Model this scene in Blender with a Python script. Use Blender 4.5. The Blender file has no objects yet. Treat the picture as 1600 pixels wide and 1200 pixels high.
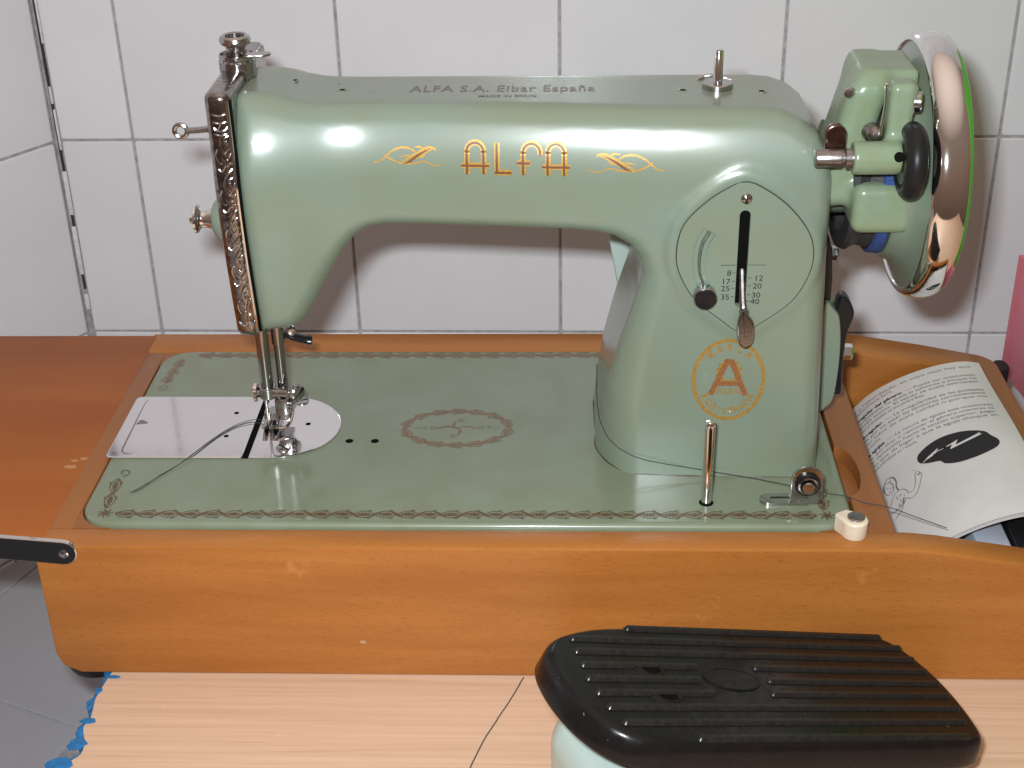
import bpy, bmesh, math, random
import numpy as np
from mathutils import Vector, Matrix

scene = bpy.context.scene
C = scene.collection
PI = math.pi
S = 0.001                                   # everything below is written in millimetres
rnd = random.Random(7)

# ------------------------------------------------------------------ camera
cam_d = bpy.data.cameras.new("camera")
cam = bpy.data.objects.new("camera", cam_d)
C.objects.link(cam)
CAM = np.array([51.4, -562.6, 384.7])
pitch, yaw, roll = 0.5012, -0.0461, -0.0222
fwd = Vector((math.sin(yaw) * math.cos(pitch), math.cos(yaw) * math.cos(pitch), -math.sin(pitch)))
rgt = Vector((math.cos(yaw), -math.sin(yaw), 0))
up = rgt.cross(fwd)
r2 = rgt * math.cos(roll) + up * math.sin(roll)
u2 = -rgt * math.sin(roll) + up * math.cos(roll)
cam.matrix_world = Matrix(((r2.x, u2.x, -fwd.x, CAM[0] * S), (r2.y, u2.y, -fwd.y, CAM[1] * S),
                           (r2.z, u2.z, -fwd.z, CAM[2] * S), (0, 0, 0, 1)))
cam_d.sensor_width = 36
cam_d.lens = 36 * 2245.65 / 1600
cam_d.clip_start = 0.01
cam_d.clip_end = 20
scene.camera = cam

# ------------------------------------------------------------------ light: dim room + the camera's flash
world = bpy.data.worlds.new("World")
scene.world = world
world.use_nodes = True
wn = world.node_tree.nodes
wl = world.node_tree.links
bg = wn["Background"]
tc = wn.new("ShaderNodeTexCoord")
sp = wn.new("ShaderNodeSeparateXYZ")
rp = wn.new("ShaderNodeValToRGB")
rp.color_ramp.elements[0].position = 0.25
rp.color_ramp.elements[0].color = (0.12, 0.072, 0.052, 1)
rp.color_ramp.elements[1].position = 1.0
rp.color_ramp.elements[1].color = (1.35, 1.08, 0.92, 1)
el = rp.color_ramp.elements.new(0.58)
el.color = (0.31, 0.195, 0.14, 1)
el2 = rp.color_ramp.elements.new(0.82)
el2.color = (0.36, 0.265, 0.215, 1)
ma = wn.new("ShaderNodeMath")
ma.operation = 'MULTIPLY_ADD'
ma.inputs[1].default_value = 0.5
ma.inputs[2].default_value = 0.5
wl.new(tc.outputs["Generated"], sp.inputs[0])
wl.new(sp.outputs["Z"], ma.inputs[0])
wl.new(ma.outputs[0], rp.inputs[0])
wl.new(rp.outputs[0], bg.inputs["Color"])
bg.inputs["Strength"].default_value = 0.68

fl_d = bpy.data.lights.new("camera_flash", 'AREA')
fl_d.shape = 'RECTANGLE'
fl_d.size = 0.030
fl_d.size_y = 0.016
fl_d.energy = 6.5
fl_d.color = (0.86, 0.95, 1.0)
fl = bpy.data.objects.new("camera_flash", fl_d)
C.objects.link(fl)
flp = Vector(CAM) + r2 * -26 + u2 * 33
fl.matrix_world = cam.matrix_world.copy()
fl.location = flp * S

scene.view_settings.view_transform = 'Standard'
scene.view_settings.look = 'None'
scene.view_settings.exposure = 0.0
scene.view_settings.gamma = 1.0
scene.render.engine = 'CYCLES'
scene.cycles.max_bounces = 7
scene.cycles.diffuse_bounces = 3
scene.cycles.glossy_bounces = 4

# ------------------------------------------------------------------ materials
def mat(name, col, rough=0.5, metal=0.0, spec=0.5, var=0.0, vscale=200, bump=0.0, bscale=400, coat=0.0, coat_r=0.05,
        col2=None, stretch=(1, 1, 1), rvar=0.0, detail=4):
    m = bpy.data.materials.new(name)
    m.use_nodes = True
    nt = m.node_tree
    n, l = nt.nodes, nt.links
    b = n["Principled BSDF"]
    b.inputs["Base Color"].default_value = (*col, 1)
    b.inputs["Roughness"].default_value = rough
    b.inputs["Metallic"].default_value = metal
    b.inputs["Specular IOR Level"].default_value = spec
    if coat:
        b.inputs["Coat Weight"].default_value = coat
        b.inputs["Coat Roughness"].default_value = coat_r
    if var or bump or rvar or col2:
        t = n.new("ShaderNodeTexCoord")
        mp = n.new("ShaderNodeMapping")
        mp.inputs["Scale"].default_value = stretch
        l.new(t.outputs["Object"], mp.inputs[0])
    if var or col2:
        nz = n.new("ShaderNodeTexNoise")
        nz.inputs["Scale"].default_value = vscale
        nz.inputs["Detail"].default_value = detail
        nz.inputs["Roughness"].default_value = 0.6
        l.new(mp.outputs[0], nz.inputs["Vector"])
        cr = n.new("ShaderNodeValToRGB")
        cr.color_ramp.elements[0].position = 0.32
        cr.color_ramp.elements[1].position = 0.68
        c2 = col2 if col2 else tuple(c * (1 - var) for c in col)
        cr.color_ramp.elements[0].color = (*c2, 1)
        cr.color_ramp.elements[1].color = (*[min(1, c * (1 + var * .4)) for c in col], 1)
        l.new(nz.outputs["Fac"], cr.inputs[0])
        l.new(cr.outputs[0], b.inputs["Base Color"])
    if rvar:
        nz3 = n.new("ShaderNodeTexNoise")
        nz3.inputs["Scale"].default_value = vscale * 1.7
        nz3.inputs["Detail"].default_value = 5
        l.new(mp.outputs[0], nz3.inputs["Vector"])
        mr = n.new("ShaderNodeMapRange")
        mr.inputs["From Min"].default_value = 0.3
        mr.inputs["From Max"].default_value = 0.7
        mr.inputs["To Min"].default_value = max(0.02, rough - rvar)
        mr.inputs["To Max"].default_value = rough + rvar
        l.new(nz3.outputs["Fac"], mr.inputs["Value"])
        l.new(mr.outputs[0], b.inputs["Roughness"])
    if bump:
        nz2 = n.new("ShaderNodeTexNoise")
        nz2.inputs["Scale"].default_value = bscale
        nz2.inputs["Detail"].default_value = 3
        l.new(mp.outputs[0], nz2.inputs["Vector"])
        bp = n.new("ShaderNodeBump")
        bp.inputs["Strength"].default_value = 1.0
        bp.inputs["Distance"].default_value = bump * S
        l.new(nz2.outputs["Fac"], bp.inputs["Height"])
        l.new(bp.outputs[0], b.inputs["Normal"])
    return m


def wood_mat(name, c_dark, c_light, fleck, axis_scale=(6, 60, 60), rough=0.32, fl_scale=(330, 2300, 2300), fl_amt=0.5, spec=0.4):
    """Varnished beech: long soft bands plus the short dark flecks of the rays, and rubbed pale scuffs."""
    m = bpy.data.materials.new(name)
    m.use_nodes = True
    nt = m.node_tree
    n, l = nt.nodes, nt.links
    b = n["Principled BSDF"]
    t = n.new("ShaderNodeTexCoord")
    mp = n.new("ShaderNodeMapping")
    mp.inputs["Scale"].default_value = axis_scale
    l.new(t.outputs["Object"], mp.inputs[0])
    nz = n.new("ShaderNodeTexNoise")
    nz.inputs["Scale"].default_value = 1.0
    nz.inputs["Detail"].default_value = 6
    nz.inputs["Distortion"].default_value = 0.6
    l.new(mp.outputs[0], nz.inputs["Vector"])
    cr = n.new("ShaderNodeValToRGB")
    cr.color_ramp.elements[0].position = 0.3
    cr.color_ramp.elements[0].color = (*c_dark, 1)
    cr.color_ramp.elements[1].position = 0.7
    cr.color_ramp.elements[1].color = (*c_light, 1)
    l.new(nz.outputs["Fac"], cr.inputs[0])
    mp2 = n.new("ShaderNodeMapping")
    mp2.inputs["Scale"].default_value = fl_scale
    l.new(t.outputs["Object"], mp2.inputs[0])
    nf = n.new("ShaderNodeTexNoise")
    nf.inputs["Scale"].default_value = 1.0
    nf.inputs["Detail"].default_value = 2
    l.new(mp2.outputs[0], nf.inputs["Vector"])
    cf = n.new("ShaderNodeValToRGB")
    cf.color_ramp.elements[0].position = 0.58
    cf.color_ramp.elements[0].color = (0, 0, 0, 1)
    cf.color_ramp.elements[1].position = 0.70
    cf.color_ramp.elements[1].color = (fl_amt, fl_amt, fl_amt, 1)
    l.new(nf.outputs["Fac"], cf.inputs[0])
    mx = n.new("ShaderNodeMix")
    mx.data_type = 'RGBA'
    l.new(cf.outputs[0], mx.inputs["Factor"])
    l.new(cr.outputs[0], mx.inputs["A"])
    mx.inputs["B"].default_value = (*fleck, 1)
    # worn pale patches
    ns = n.new("ShaderNodeTexNoise")
    ns.inputs["Scale"].default_value = 22
    ns.inputs["Detail"].default_value = 8
    ns.inputs["Roughness"].default_value = 0.7
    l.new(t.outputs["Object"], ns.inputs["Vector"])
    cs = n.new("ShaderNodeValToRGB")
    cs.color_ramp.elements[0].position = 0.655
    cs.color_ramp.elements[0].color = (0, 0, 0, 1)
    cs.color_ramp.elements[1].position = 0.76
    cs.color_ramp.elements[1].color = (.5, .5, .5, 1)
    l.new(ns.outputs["Fac"], cs.inputs[0])
    mx2 = n.new("ShaderNodeMix")
    mx2.data_type = 'RGBA'
    l.new(cs.outputs[0], mx2.inputs["Factor"])
    l.new(mx.outputs["Result"], mx2.inputs["A"])
    mx2.inputs["B"].default_value = (*[min(1, c * 1.5 + .06) for c in c_light], 1)
    l.new(mx2.outputs["Result"], b.inputs["Base Color"])
    b.inputs["Roughness"].default_value = rough
    bp = n.new("ShaderNodeBump")
    bp.inputs["Distance"].default_value = 0.00008
    l.new(nf.outputs["Fac"], bp.inputs["Height"])
    l.new(bp.outputs[0], b.inputs["Normal"])
    b.inputs['Specular IOR Level'].default_value = spec
    return m


M = {}
M['paint'] = mat('green_enamel', (0.184, 0.238, 0.186), rough=0.45, spec=0.4, col2=(0.182, 0.214, 0.144), vscale=16, detail=9, bump=0.005, bscale=230, rvar=0.03, coat=0.9, coat_r=0.205)
M['paint_bed'] = mat('green_enamel_bed', (0.188, 0.225, 0.155), rough=0.35, spec=0.4, col2=(0.165, 0.188, 0.118), vscale=28, rvar=0.04, coat=0.7, coat_r=0.12)
M['paint_light'] = mat('light_green_enamel', (0.215, 0.285, 0.20), rough=0.26, col2=(0.20, 0.245, 0.135), vscale=60, bump=0.03, bscale=300)
M['chrome'] = mat('polished_chrome', (0.82, 0.81, 0.80), rough=0.07, metal=1, bump=0.004, bscale=900)
M['nickel'] = mat('worn_nickel', (0.46, 0.44, 0.43), rough=0.20, metal=1, rvar=0.08, vscale=500, bump=0.02, bscale=900)
M['steel_bar'] = mat('polished_dark_steel', (0.34, 0.32, 0.31), rough=0.14, metal=1, bump=0.01, bscale=800)
M['steel'] = mat('dull_steel', (0.36, 0.33, 0.32), rough=0.32, metal=1, var=0.3, vscale=300, bump=0.03, bscale=1200)
M['steel_brown'] = mat('tarnished_steel', (0.22, 0.13, 0.11), rough=0.22, metal=1, var=0.3, vscale=300)
M['plate'] = mat('polished_plate', (0.86, 0.84, 0.85), rough=0.085, metal=1, rvar=0.03, vscale=120, bump=0.008, bscale=120)
M['black'] = mat('black_bakelite', (0.010, 0.010, 0.011), rough=0.25, spec=.35)
M['rubber'] = mat('black_rubber', (0.013, 0.012, 0.012), rough=0.38, spec=.22)
M['dark'] = mat('dark_gap', (0.005, 0.005, 0.005), rough=0.8, spec=0.03)
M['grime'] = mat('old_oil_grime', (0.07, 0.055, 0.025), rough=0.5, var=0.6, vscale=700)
M['gold'] = mat('gold_transfer', (0.55, 0.30, 0.045), rough=0.38, metal=0.25, var=0.45, vscale=1600)
M['gold_dull'] = mat('dull_gold_transfer', (0.36, 0.205, 0.045), rough=0.4, metal=0.1, var=0.4, vscale=1500)
M['brown'] = mat('brown_transfer', (0.17, 0.055, 0.012), rough=0.4, var=0.3, vscale=1200)
M['brown2'] = mat('copper_transfer', (0.27, 0.105, 0.035), rough=0.4, var=0.35, vscale=900)
M['border'] = mat('border_transfer', (0.090, 0.040, 0.014), rough=0.35, col2=(0.120, 0.078, 0.036), vscale=170, detail=8)
M['border_red'] = mat('reddish_border_transfer', (0.18, 0.080, 0.045), rough=0.35, col2=(0.180, 0.125, 0.075), vscale=170, detail=8)
M['faded'] = mat('faded_violet_transfer', (0.16, 0.115, 0.115), rough=0.4, var=0.25, vscale=900)
M['ink'] = mat('black_ink', (0.02, 0.02, 0.022), rough=0.6, spec=.1)
M['ink_page'] = mat('grey_print', (0.13, 0.122, 0.125), rough=0.7, spec=.1)
M['ink_cloud'] = mat('black_print', (0.028, 0.025, 0.027), rough=0.7, spec=.12)
M['paper'] = mat('old_paper', (0.62, 0.585, 0.565), rough=0.75, spec=0.2, var=0.10, vscale=25, bump=0.12, bscale=40)
M['paper_edge'] = mat('browned_paper_edge', (0.55, 0.44, 0.33), rough=0.8, var=0.3, vscale=150)
M['ivory'] = mat('ivory_plastic', (0.72, 0.60, 0.46), rough=0.3, var=0.12, vscale=120)
M['wood'] = wood_mat('beech_case', (0.315, 0.105, 0.020), (0.42, 0.155, 0.032), (0.22, 0.065, 0.010))
M['wood_y'] = wood_mat('beech_cross_grain', (0.235, 0.078, 0.020), (0.30, 0.112, 0.031), (0.17, 0.055, 0.012), axis_scale=(60, 6, 60), fl_scale=(2000, 200, 2000), fl_amt=.3)
M['wood_leaf'] = wood_mat('reddish_leaf_veneer', (0.27, 0.070, 0.013), (0.33, 0.098, 0.020), (0.20, 0.06, 0.012), axis_scale=(5, 26, 60), fl_amt=.18, rough=.42, spec=.25)
M['laminate'] = wood_mat('pale_pink_laminate', (0.55, 0.355, 0.235), (0.64, 0.43, 0.295), (0.46, 0.27, 0.165), axis_scale=(5, 330, 330), fl_scale=(16, 900, 900), fl_amt=.40, rough=.45)
M['bare_wood'] = mat('bare_wood', (0.46, 0.22, 0.09), rough=.6, var=.3, vscale=300)
M['blue'] = mat('blue_paint', (0.02, 0.16, 0.38), rough=0.45, var=0.3, vscale=300)
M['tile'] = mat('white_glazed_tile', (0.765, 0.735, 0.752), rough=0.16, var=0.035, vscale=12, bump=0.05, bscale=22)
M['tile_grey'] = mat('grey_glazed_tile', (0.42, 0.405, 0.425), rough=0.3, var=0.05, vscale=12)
M['grout'] = mat('grey_grout', (0.44, 0.405, 0.405), rough=0.9, var=0.35, vscale=160, bump=0.2, bscale=700)
M['joint'] = mat('dirty_open_joint', (0.05, 0.045, 0.045), rough=.9, spec=.1)
M['mortar'] = mat('pinkish_mortar', (0.74, 0.69, 0.69), rough=0.9, var=0.2, vscale=200, bump=0.4, bscale=500)
M['pedal'] = mat('scuffed_black_bakelite', (0.007, 0.006, 0.006), spec=.2, rough=0.22, rvar=0.10, vscale=130, bump=0.02, bscale=600, col2=(0.010, 0.008, 0.008))
M['pedal_rib'] = mat('rubbed_black_bakelite', (0.012, 0.010, 0.010), spec=.3, rough=0.26, rvar=0.12, vscale=300, col2=(0.020, 0.017, 0.016))
M['pedal_base'] = mat('pale_mint_enamel', (0.40, 0.47, 0.43), rough=0.3, var=0.06, vscale=40, bump=0.03, bscale=200)
M['cloth_blue'] = mat('blue_cloth_belt', (0.03, 0.07, 0.24), rough=0.9, var=0.5, vscale=900, bump=0.3, bscale=1500)
M['belt'] = mat('black_belt', (0.03, 0.028, 0.03), rough=0.6, var=0.4, vscale=400, bump=0.15, bscale=900)
M['red'] = mat('streaked_red_card', (0.80, 0.09, 0.15), rough=0.5, col2=(0.75, 0.30, 0.36), vscale=16, stretch=(1, 1, .25))
M['green_box'] = mat('green_card', (0.10, 0.50, 0.03), rough=0.4)
M['thread'] = mat('dark_thread', (0.035, 0.035, 0.04), rough=0.8)
M['white_card'] = mat('bluish_white_card', (0.42, 0.45, 0.52), rough=0.5, var=0.08, vscale=60)

def add_specks(m, scale, size, col, keep=0.6, amt=0.8):
    """Sparse chips and dirt specks of uneven size over a material's colour."""
    nt = m.node_tree
    n, l = nt.nodes, nt.links
    b = n["Principled BSDF"]
    src = b.inputs["Base Color"].links[0].from_socket if b.inputs["Base Color"].links else None
    t = n.new("ShaderNodeTexCoord")
    wob = n.new("ShaderNodeTexNoise")
    wob.inputs["Scale"].default_value = scale * 3
    l.new(t.outputs["Object"], wob.inputs["Vector"])
    mixv = n.new("ShaderNodeMix")
    mixv.data_type = 'VECTOR'
    mixv.inputs["Factor"].default_value = 0.006
    l.new(t.outputs["Object"], mixv.inputs["A"])
    l.new(wob.outputs["Color"], mixv.inputs["B"])
    vo = n.new("ShaderNodeTexVoronoi")
    vo.inputs["Scale"].default_value = scale
    l.new(mixv.outputs["Result"], vo.inputs["Vector"])
    sx = n.new("ShaderNodeSeparateColor")
    l.new(vo.outputs["Color"], sx.inputs[0])
    mr = n.new("ShaderNodeMapRange")            # per-cell radius, zero for most cells
    mr.inputs["From Min"].default_value = keep
    mr.inputs["From Max"].default_value = 1.0
    mr.inputs["To Min"].default_value = 0.0
    mr.inputs["To Max"].default_value = size
    l.new(sx.outputs[0], mr.inputs["Value"])
    lt = n.new("ShaderNodeMath")
    lt.operation = 'LESS_THAN'
    l.new(vo.outputs["Distance"], lt.inputs[0])
    l.new(mr.outputs[0], lt.inputs[1])
    mu = n.new("ShaderNodeMath")
    mu.operation = 'MULTIPLY'
    mu.inputs[1].default_value = amt
    l.new(lt.outputs[0], mu.inputs[0])
    mx = n.new("ShaderNodeMix")
    mx.data_type = 'RGBA'
    l.new(mu.outputs[0], mx.inputs["Factor"])
    if src: l.new(src, mx.inputs["A"])
    else: mx.inputs["A"].default_value = b.inputs["Base Color"].default_value
    mx.inputs["B"].default_value = (*col, 1)
    l.new(mx.outputs["Result"], b.inputs["Base Color"])


nt_ = M['tile'].node_tree                       # every tile comes from a slightly different batch
b_ = nt_.nodes["Principled BSDF"]
oi_ = nt_.nodes.new("ShaderNodeObjectInfo")
mr_ = nt_.nodes.new("ShaderNodeMapRange")
mr_.inputs["To Min"].default_value = 0.955
mr_.inputs["To Max"].default_value = 1.02
nt_.links.new(oi_.outputs["Random"], mr_.inputs["Value"])
hs_ = nt_.nodes.new("ShaderNodeHueSaturation")
nt_.links.new(mr_.outputs[0], hs_.inputs["Value"])
nt_.links.new(b_.inputs["Base Color"].links[0].from_socket, hs_.inputs["Color"])
nt_.links.new(hs_.outputs[0], b_.inputs["Base Color"])
add_specks(M['tile'], 26, 0.05, (0.40, 0.35, 0.33), keep=0.7, amt=.5)
add_specks(M['paint'], 55, 0.055, (0.05, 0.055, 0.035), keep=0.6, amt=.7)
add_specks(M['paint_bed'], 70, 0.05, (0.05, 0.05, 0.03), keep=0.7, amt=.7)
add_specks(M['paint_light'], 130, 0.09, (0.07, 0.05, 0.02), keep=0.6, amt=.7)
add_specks(M['wood'], 45, 0.07, (0.60, 0.40, 0.26), keep=0.75, amt=.45)
add_specks(M['pedal'], 110, 0.07, (0.25, 0.23, 0.22), keep=0.6, amt=.5)

# ------------------------------------------------------------------ object helpers (all in millimetres)
WLOC = {}


def link_props(o, label=None, cat=None, group=None, kind=None):
    if label: o["label"] = label
    if cat: o["category"] = cat
    if group: o["group"] = group
    if kind: o["kind"] = kind
    return o


def thing(name, loc, label=None, cat=None, group=None, kind=None, parent=None):
    o = bpy.data.objects.new(name, None)
    o.empty_display_size = 0.02
    C.objects.link(o)
    WLOC[o.name] = np.array(loc, float)
    p = WLOC[parent.name] if parent else np.zeros(3)
    if parent: o.parent = parent
    o.location = Vector((np.array(loc, float) - p) * S)
    return link_props(o, label, cat, group, kind)


class MB:
    def __init__(self):
        self.v = []
        self.f = []
        self.n = 0

    def add(self, v, f):
        v = np.asarray(v, float).reshape(-1, 3)
        self.v.append(v)
        k = self.n
        self.f += [tuple(i + k for i in q) for q in f]
        self.n += len(v)
        return self

    def xf(self, fn):
        self.v = [np.array([fn(*p) for p in v]).reshape(-1, 3) for v in self.v]
        return self

    def build(self, name, m, parent=None, angle=35, smooth=True, **kw):
        V = np.concatenate(self.v)
        lo, hi = V.min(0), V.max(0)
        c = (lo + hi) / 2
        me = bpy.data.meshes.new(name)
        me.from_pydata(((V - c) * S).tolist(), [], self.f)
        me.materials.append(m)
        if smooth:
            me.polygons.foreach_set("use_smooth", [True] * len(me.polygons))
            if angle and angle < 180:
                me.set_sharp_from_angle(angle=math.radians(angle))
        me.update()
        o = bpy.data.objects.new(name, me)
        C.objects.link(o)
        WLOC[o.name] = c
        p = WLOC[parent.name] if parent else np.zeros(3)
        if parent: o.parent = parent
        o.location = Vector((c - p) * S)
        return link_props(o, **kw)


def box(x0, x1, y0, y1, z0, z1, b=0.0, seg=2):
    bm = bmesh.new()
    bmesh.ops.create_cube(bm, size=1)
    for v in bm.verts:
        v.co = Vector(((x0 + x1) / 2 + v.co.x * (x1 - x0), (y0 + y1) / 2 + v.co.y * (y1 - y0), (z0 + z1) / 2 + v.co.z * (z1 - z0)))
    if b > 0:
        bmesh.ops.bevel(bm, geom=bm.edges[:], offset=b, segments=seg, affect='EDGES', profile=0.5)
    v = [tuple(p.co) for p in bm.verts]
    bm.verts.index_update()
    f = [tuple(q.index for q in fc.verts) for fc in bm.faces]
    bm.free()
    return v, f


def basis(ax):
    a = np.array(ax, float)
    a = a / np.linalg.norm(a)
    h = np.array([0, 0, 1.]) if abs(a[2]) < .9 else np.array([1., 0, 0])
    u = np.cross(h, a)
    u /= np.linalg.norm(u)
    return a, u, np.cross(a, u)


def lathe(prof, org, ax=(0, 0, 1), n=40, cap=True):
    """prof: list of (radius, distance along axis)."""
    a, u, w = basis(ax)
    org = np.array(org, float)
    v, f = [], []
    for r, t in prof:
        for k in range(n):
            q = 2 * PI * k / n
            v.append(org + a * t + (u * math.cos(q) + w * math.sin(q)) * r)
    for i in range(len(prof) - 1):
        for k in range(n):
            k2 = (k + 1) % n
            f.append((i * n + k, i * n + k2, (i + 1) * n + k2, (i + 1) * n + k))
    if cap:
        if prof[0][0] > 1e-6: f.append(tuple(range(n - 1, -1, -1)))
        if prof[-1][0] > 1e-6: f.append(tuple((len(prof) - 1) * n + k for k in range(n)))
    return v, f


def tube(pts, r, n=8, cap=True, flat=1.0):
    pts = np.array(pts, float)
    rr = np.full(len(pts), r, float) if np.isscalar(r) else np.array(r, float)
    T = np.gradient(pts, axis=0)
    T /= np.linalg.norm(T, axis=1)[:, None] + 1e-12
    _, u, w = basis(T[0])
    v, f = [], []
    for i, p in enumerate(pts):
        u = u - T[i] * (u @ T[i])
        u /= np.linalg.norm(u)
        w = np.cross(T[i], u)
        for k in range(n):
            q = 2 * PI * k / n
            v.append(p + (u * math.cos(q) + w * math.sin(q) * flat) * rr[i])
    for i in range(len(pts) - 1):
        for k in range(n):
            k2 = (k + 1) % n
            f.append((i * n + k, i * n + k2, (i + 1) * n + k2, (i + 1) * n + k))
    if cap:
        f.append(tuple(range(n - 1, -1, -1)))
        f.append(tuple((len(pts) - 1) * n + k for k in range(n)))
    return v, f


def smooth_path(P, n=8, closed=False):
    """Catmull-Rom through the points."""
    P = [np.array(p, float) for p in P]
    out = []
    N = len(P)
    rng = range(N if closed else N - 1)
    for i in rng:
        if closed:
            p0, p1, p2, p3 = P[i - 1], P[i], P[(i + 1) % N], P[(i + 2) % N]
        else:
            p1, p2 = P[i], P[i + 1]
            p0 = P[i - 1] if i > 0 else 2 * p1 - p2
            p3 = P[i + 2] if i + 2 < N else 2 * p2 - p1
        for k in range(n):
            t = k / n
            out.append(.5 * ((2 * p1) + (-p0 + p2) * t + (2 * p0 - 5 * p1 + 4 * p2 - p3) * t * t + (-p0 + 3 * p1 - 3 * p2 + p3) * t ** 3))
    if not closed: out.append(P[-1])
    return np.array(out)


def offset_poly(P, d):
    """Inset a counter-clockwise closed outline by d (simple vertex-normal offset)."""
    P = np.array(P, float)
    a = P - np.roll(P, 1, 0)
    b = np.roll(P, -1, 0) - P
    na = np.stack([-a[:, 1], a[:, 0]], 1) / (np.linalg.norm(a, axis=1)[:, None] + 1e-9)
    nb = np.stack([-b[:, 1], b[:, 0]], 1) / (np.linalg.norm(b, axis=1)[:, None] + 1e-9)
    m = na + nb
    m /= np.linalg.norm(m, axis=1)[:, None] + 1e-9
    c = np.clip((m * na).sum(1), .4, 1)
    return P + m * (d / c)[:, None]


def ccw(P):
    P = np.array(P, float)
    a = (P[:, 0] * np.roll(P[:, 1], -1) - np.roll(P[:, 0], -1) * P[:, 1]).sum()
    return P if a > 0 else P[::-1]


def rrect(x0, x1, y0, y1, r, n=8):
    out = []
    rs = r if isinstance(r, (list, tuple)) else [r] * 4
    for (cx, cy, a0), q in zip(((x1, y0, -90), (x1, y1, 0), (x0, y1, 90), (x0, y0, 180)), rs):
        sx = -1 if cx == x1 else 1
        sy = -1 if cy == y1 else 1
        for k in range(n + 1):
            a = math.radians(a0 + 90 * k / n)
            out.append((cx + sx * q + q * math.cos(a), cy + sy * q + q * math.sin(a)))
    return np.array(out)


def prism(P, rings, fn=lambda a, b, c: (a, b, c)):
    """Outline P lofted through rings [(inset, height)], first to last, closed by caps."""
    P = ccw(P)
    N = len(P)
    v, f = [], []
    rings = list(rings)
    if len(rings) > 2:                       # a flat margin keeps the cap's shading flat
        if abs(rings[-1][0] - rings[-2][0]) > 1e-6: rings.append((rings[-1][0] + .12, rings[-1][1]))
        if abs(rings[0][0] - rings[1][0]) > 1e-6: rings.insert(0, (rings[0][0] + .12, rings[0][1]))
    for ins, h in rings:
        Q = offset_poly(P, ins) if ins else P
        v += [fn(a, b, h) for a, b in Q]
    for i in range(len(rings) - 1):
        for k in range(N):
            k2 = (k + 1) % N
            f.append((i * N + k, i * N + k2, (i + 1) * N + k2, (i + 1) * N + k))
    f.append(tuple(range(N - 1, -1, -1)))
    f.append(tuple((len(rings) - 1) * N + k for k in range(N)))
    return v, f


def slab(P, h0, h1, b=0.0, fn=lambda a, b, c: (a, b, c)):
    s = 1 if h1 > h0 else -1
    if b <= 0: return prism(P, [(0, h0), (0, h1)], fn)
    return prism(P, [(b, h0), (b * .3, h0 + s * b * .3), (0, h0 + s * b), (0, h1 - s * b), (b * .3, h1 - s * b * .3), (b, h1)], fn)


XZ = lambda a, b, c: (a, c, b)          # outline drawn in x,z; extruded in y
YZ = lambda a, b, c: (c, a, b)          # outline drawn in y,z; extruded in x


def curve_geo(outlines, thick, fn):
    """Flat shape with holes, filled and extruded, as (verts, faces)."""
    cu = bpy.data.curves.new("tmp", 'CURVE')
    cu.dimensions = '2D'
    cu.fill_mode = 'BOTH'
    cu.extrude = thick / 2
    for P in outlines:
        sp_ = cu.splines.new('POLY')
        sp_.points.add(len(P) - 1)
        for q, p in zip(sp_.points, P): q.co = (p[0], p[1], 0, 1)
        sp_.use_cyclic_u = True
    o = bpy.data.objects.new("tmp", cu)
    C.objects.link(o)
    dg = bpy.context.evaluated_depsgraph_get()
    me = bpy.data.meshes.new_from_object(o.evaluated_get(dg))
    v = [fn(q.co.x, q.co.y, q.co.z) for q in me.vertices]
    f = [tuple(p.vertices) for p in me.polygons]
    bpy.data.objects.remove(o)
    bpy.data.curves.remove(cu)
    bpy.data.meshes.remove(me)
    return v, f


def text_geo(s, size, bold=0.0, align='LEFT', spacing=1.0, res=3):
    cu = bpy.data.curves.new("tmp", 'FONT')
    cu.body = s
    cu.size = size
    cu.offset = bold
    cu.align_x = align
    cu.space_character = spacing
    cu.resolution_u = res
    o = bpy.data.objects.new("tmp", cu)
    C.objects.link(o)
    dg = bpy.context.evaluated_depsgraph_get()
    me = bpy.data.meshes.new_from_object(o.evaluated_get(dg))
    v = np.array([(q.co.x, q.co.y) for q in me.vertices]).reshape(-1, 2)
    f = [tuple(p.vertices) for p in me.polygons]
    bpy.data.objects.remove(o)
    bpy.data.curves.remove(cu)
    bpy.data.meshes.remove(me)
    return v, f


def ribbon(P, w):
    """2-D stroke as quads: returns (verts2d, faces)."""
    P = np.array(P, float)
    ww = np.full(len(P), w, float) if np.isscalar(w) else np.interp(np.linspace(0, 1, len(P)), np.linspace(0, 1, len(w)), w)
    T = np.gradient(P, axis=0)
    T /= np.linalg.norm(T, axis=1)[:, None] + 1e-12
    N = np.stack([-T[:, 1], T[:, 0]], 1)
    v = np.concatenate([P + N * ww[:, None] / 2, P - N * ww[:, None] / 2])
    k = len(P)
    return v, [(i, i + 1, k + i + 1, k + i) for i in range(k - 1)]


LAYER = [0]


class Decal:
    """Thin printed transfer lying on a surface. to3(pts2d, lift) maps onto the surface."""

    def __init__(self, to3):
        self.mb = MB()
        self.to3 = to3
        self.k = 0

    def add(self, v, f):
        self.k = (self.k + 1) % 9
        self.mb.add(self.to3(np.asarray(v, float), 0.08 + 0.025 * self.k), f)
        return self

    def stroke(self, P, w): return self.add(*ribbon(P, w))

    def poly(self, P):
        P = np.array(P, float)
        return self.add(P, [tuple(range(len(P)))])


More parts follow.
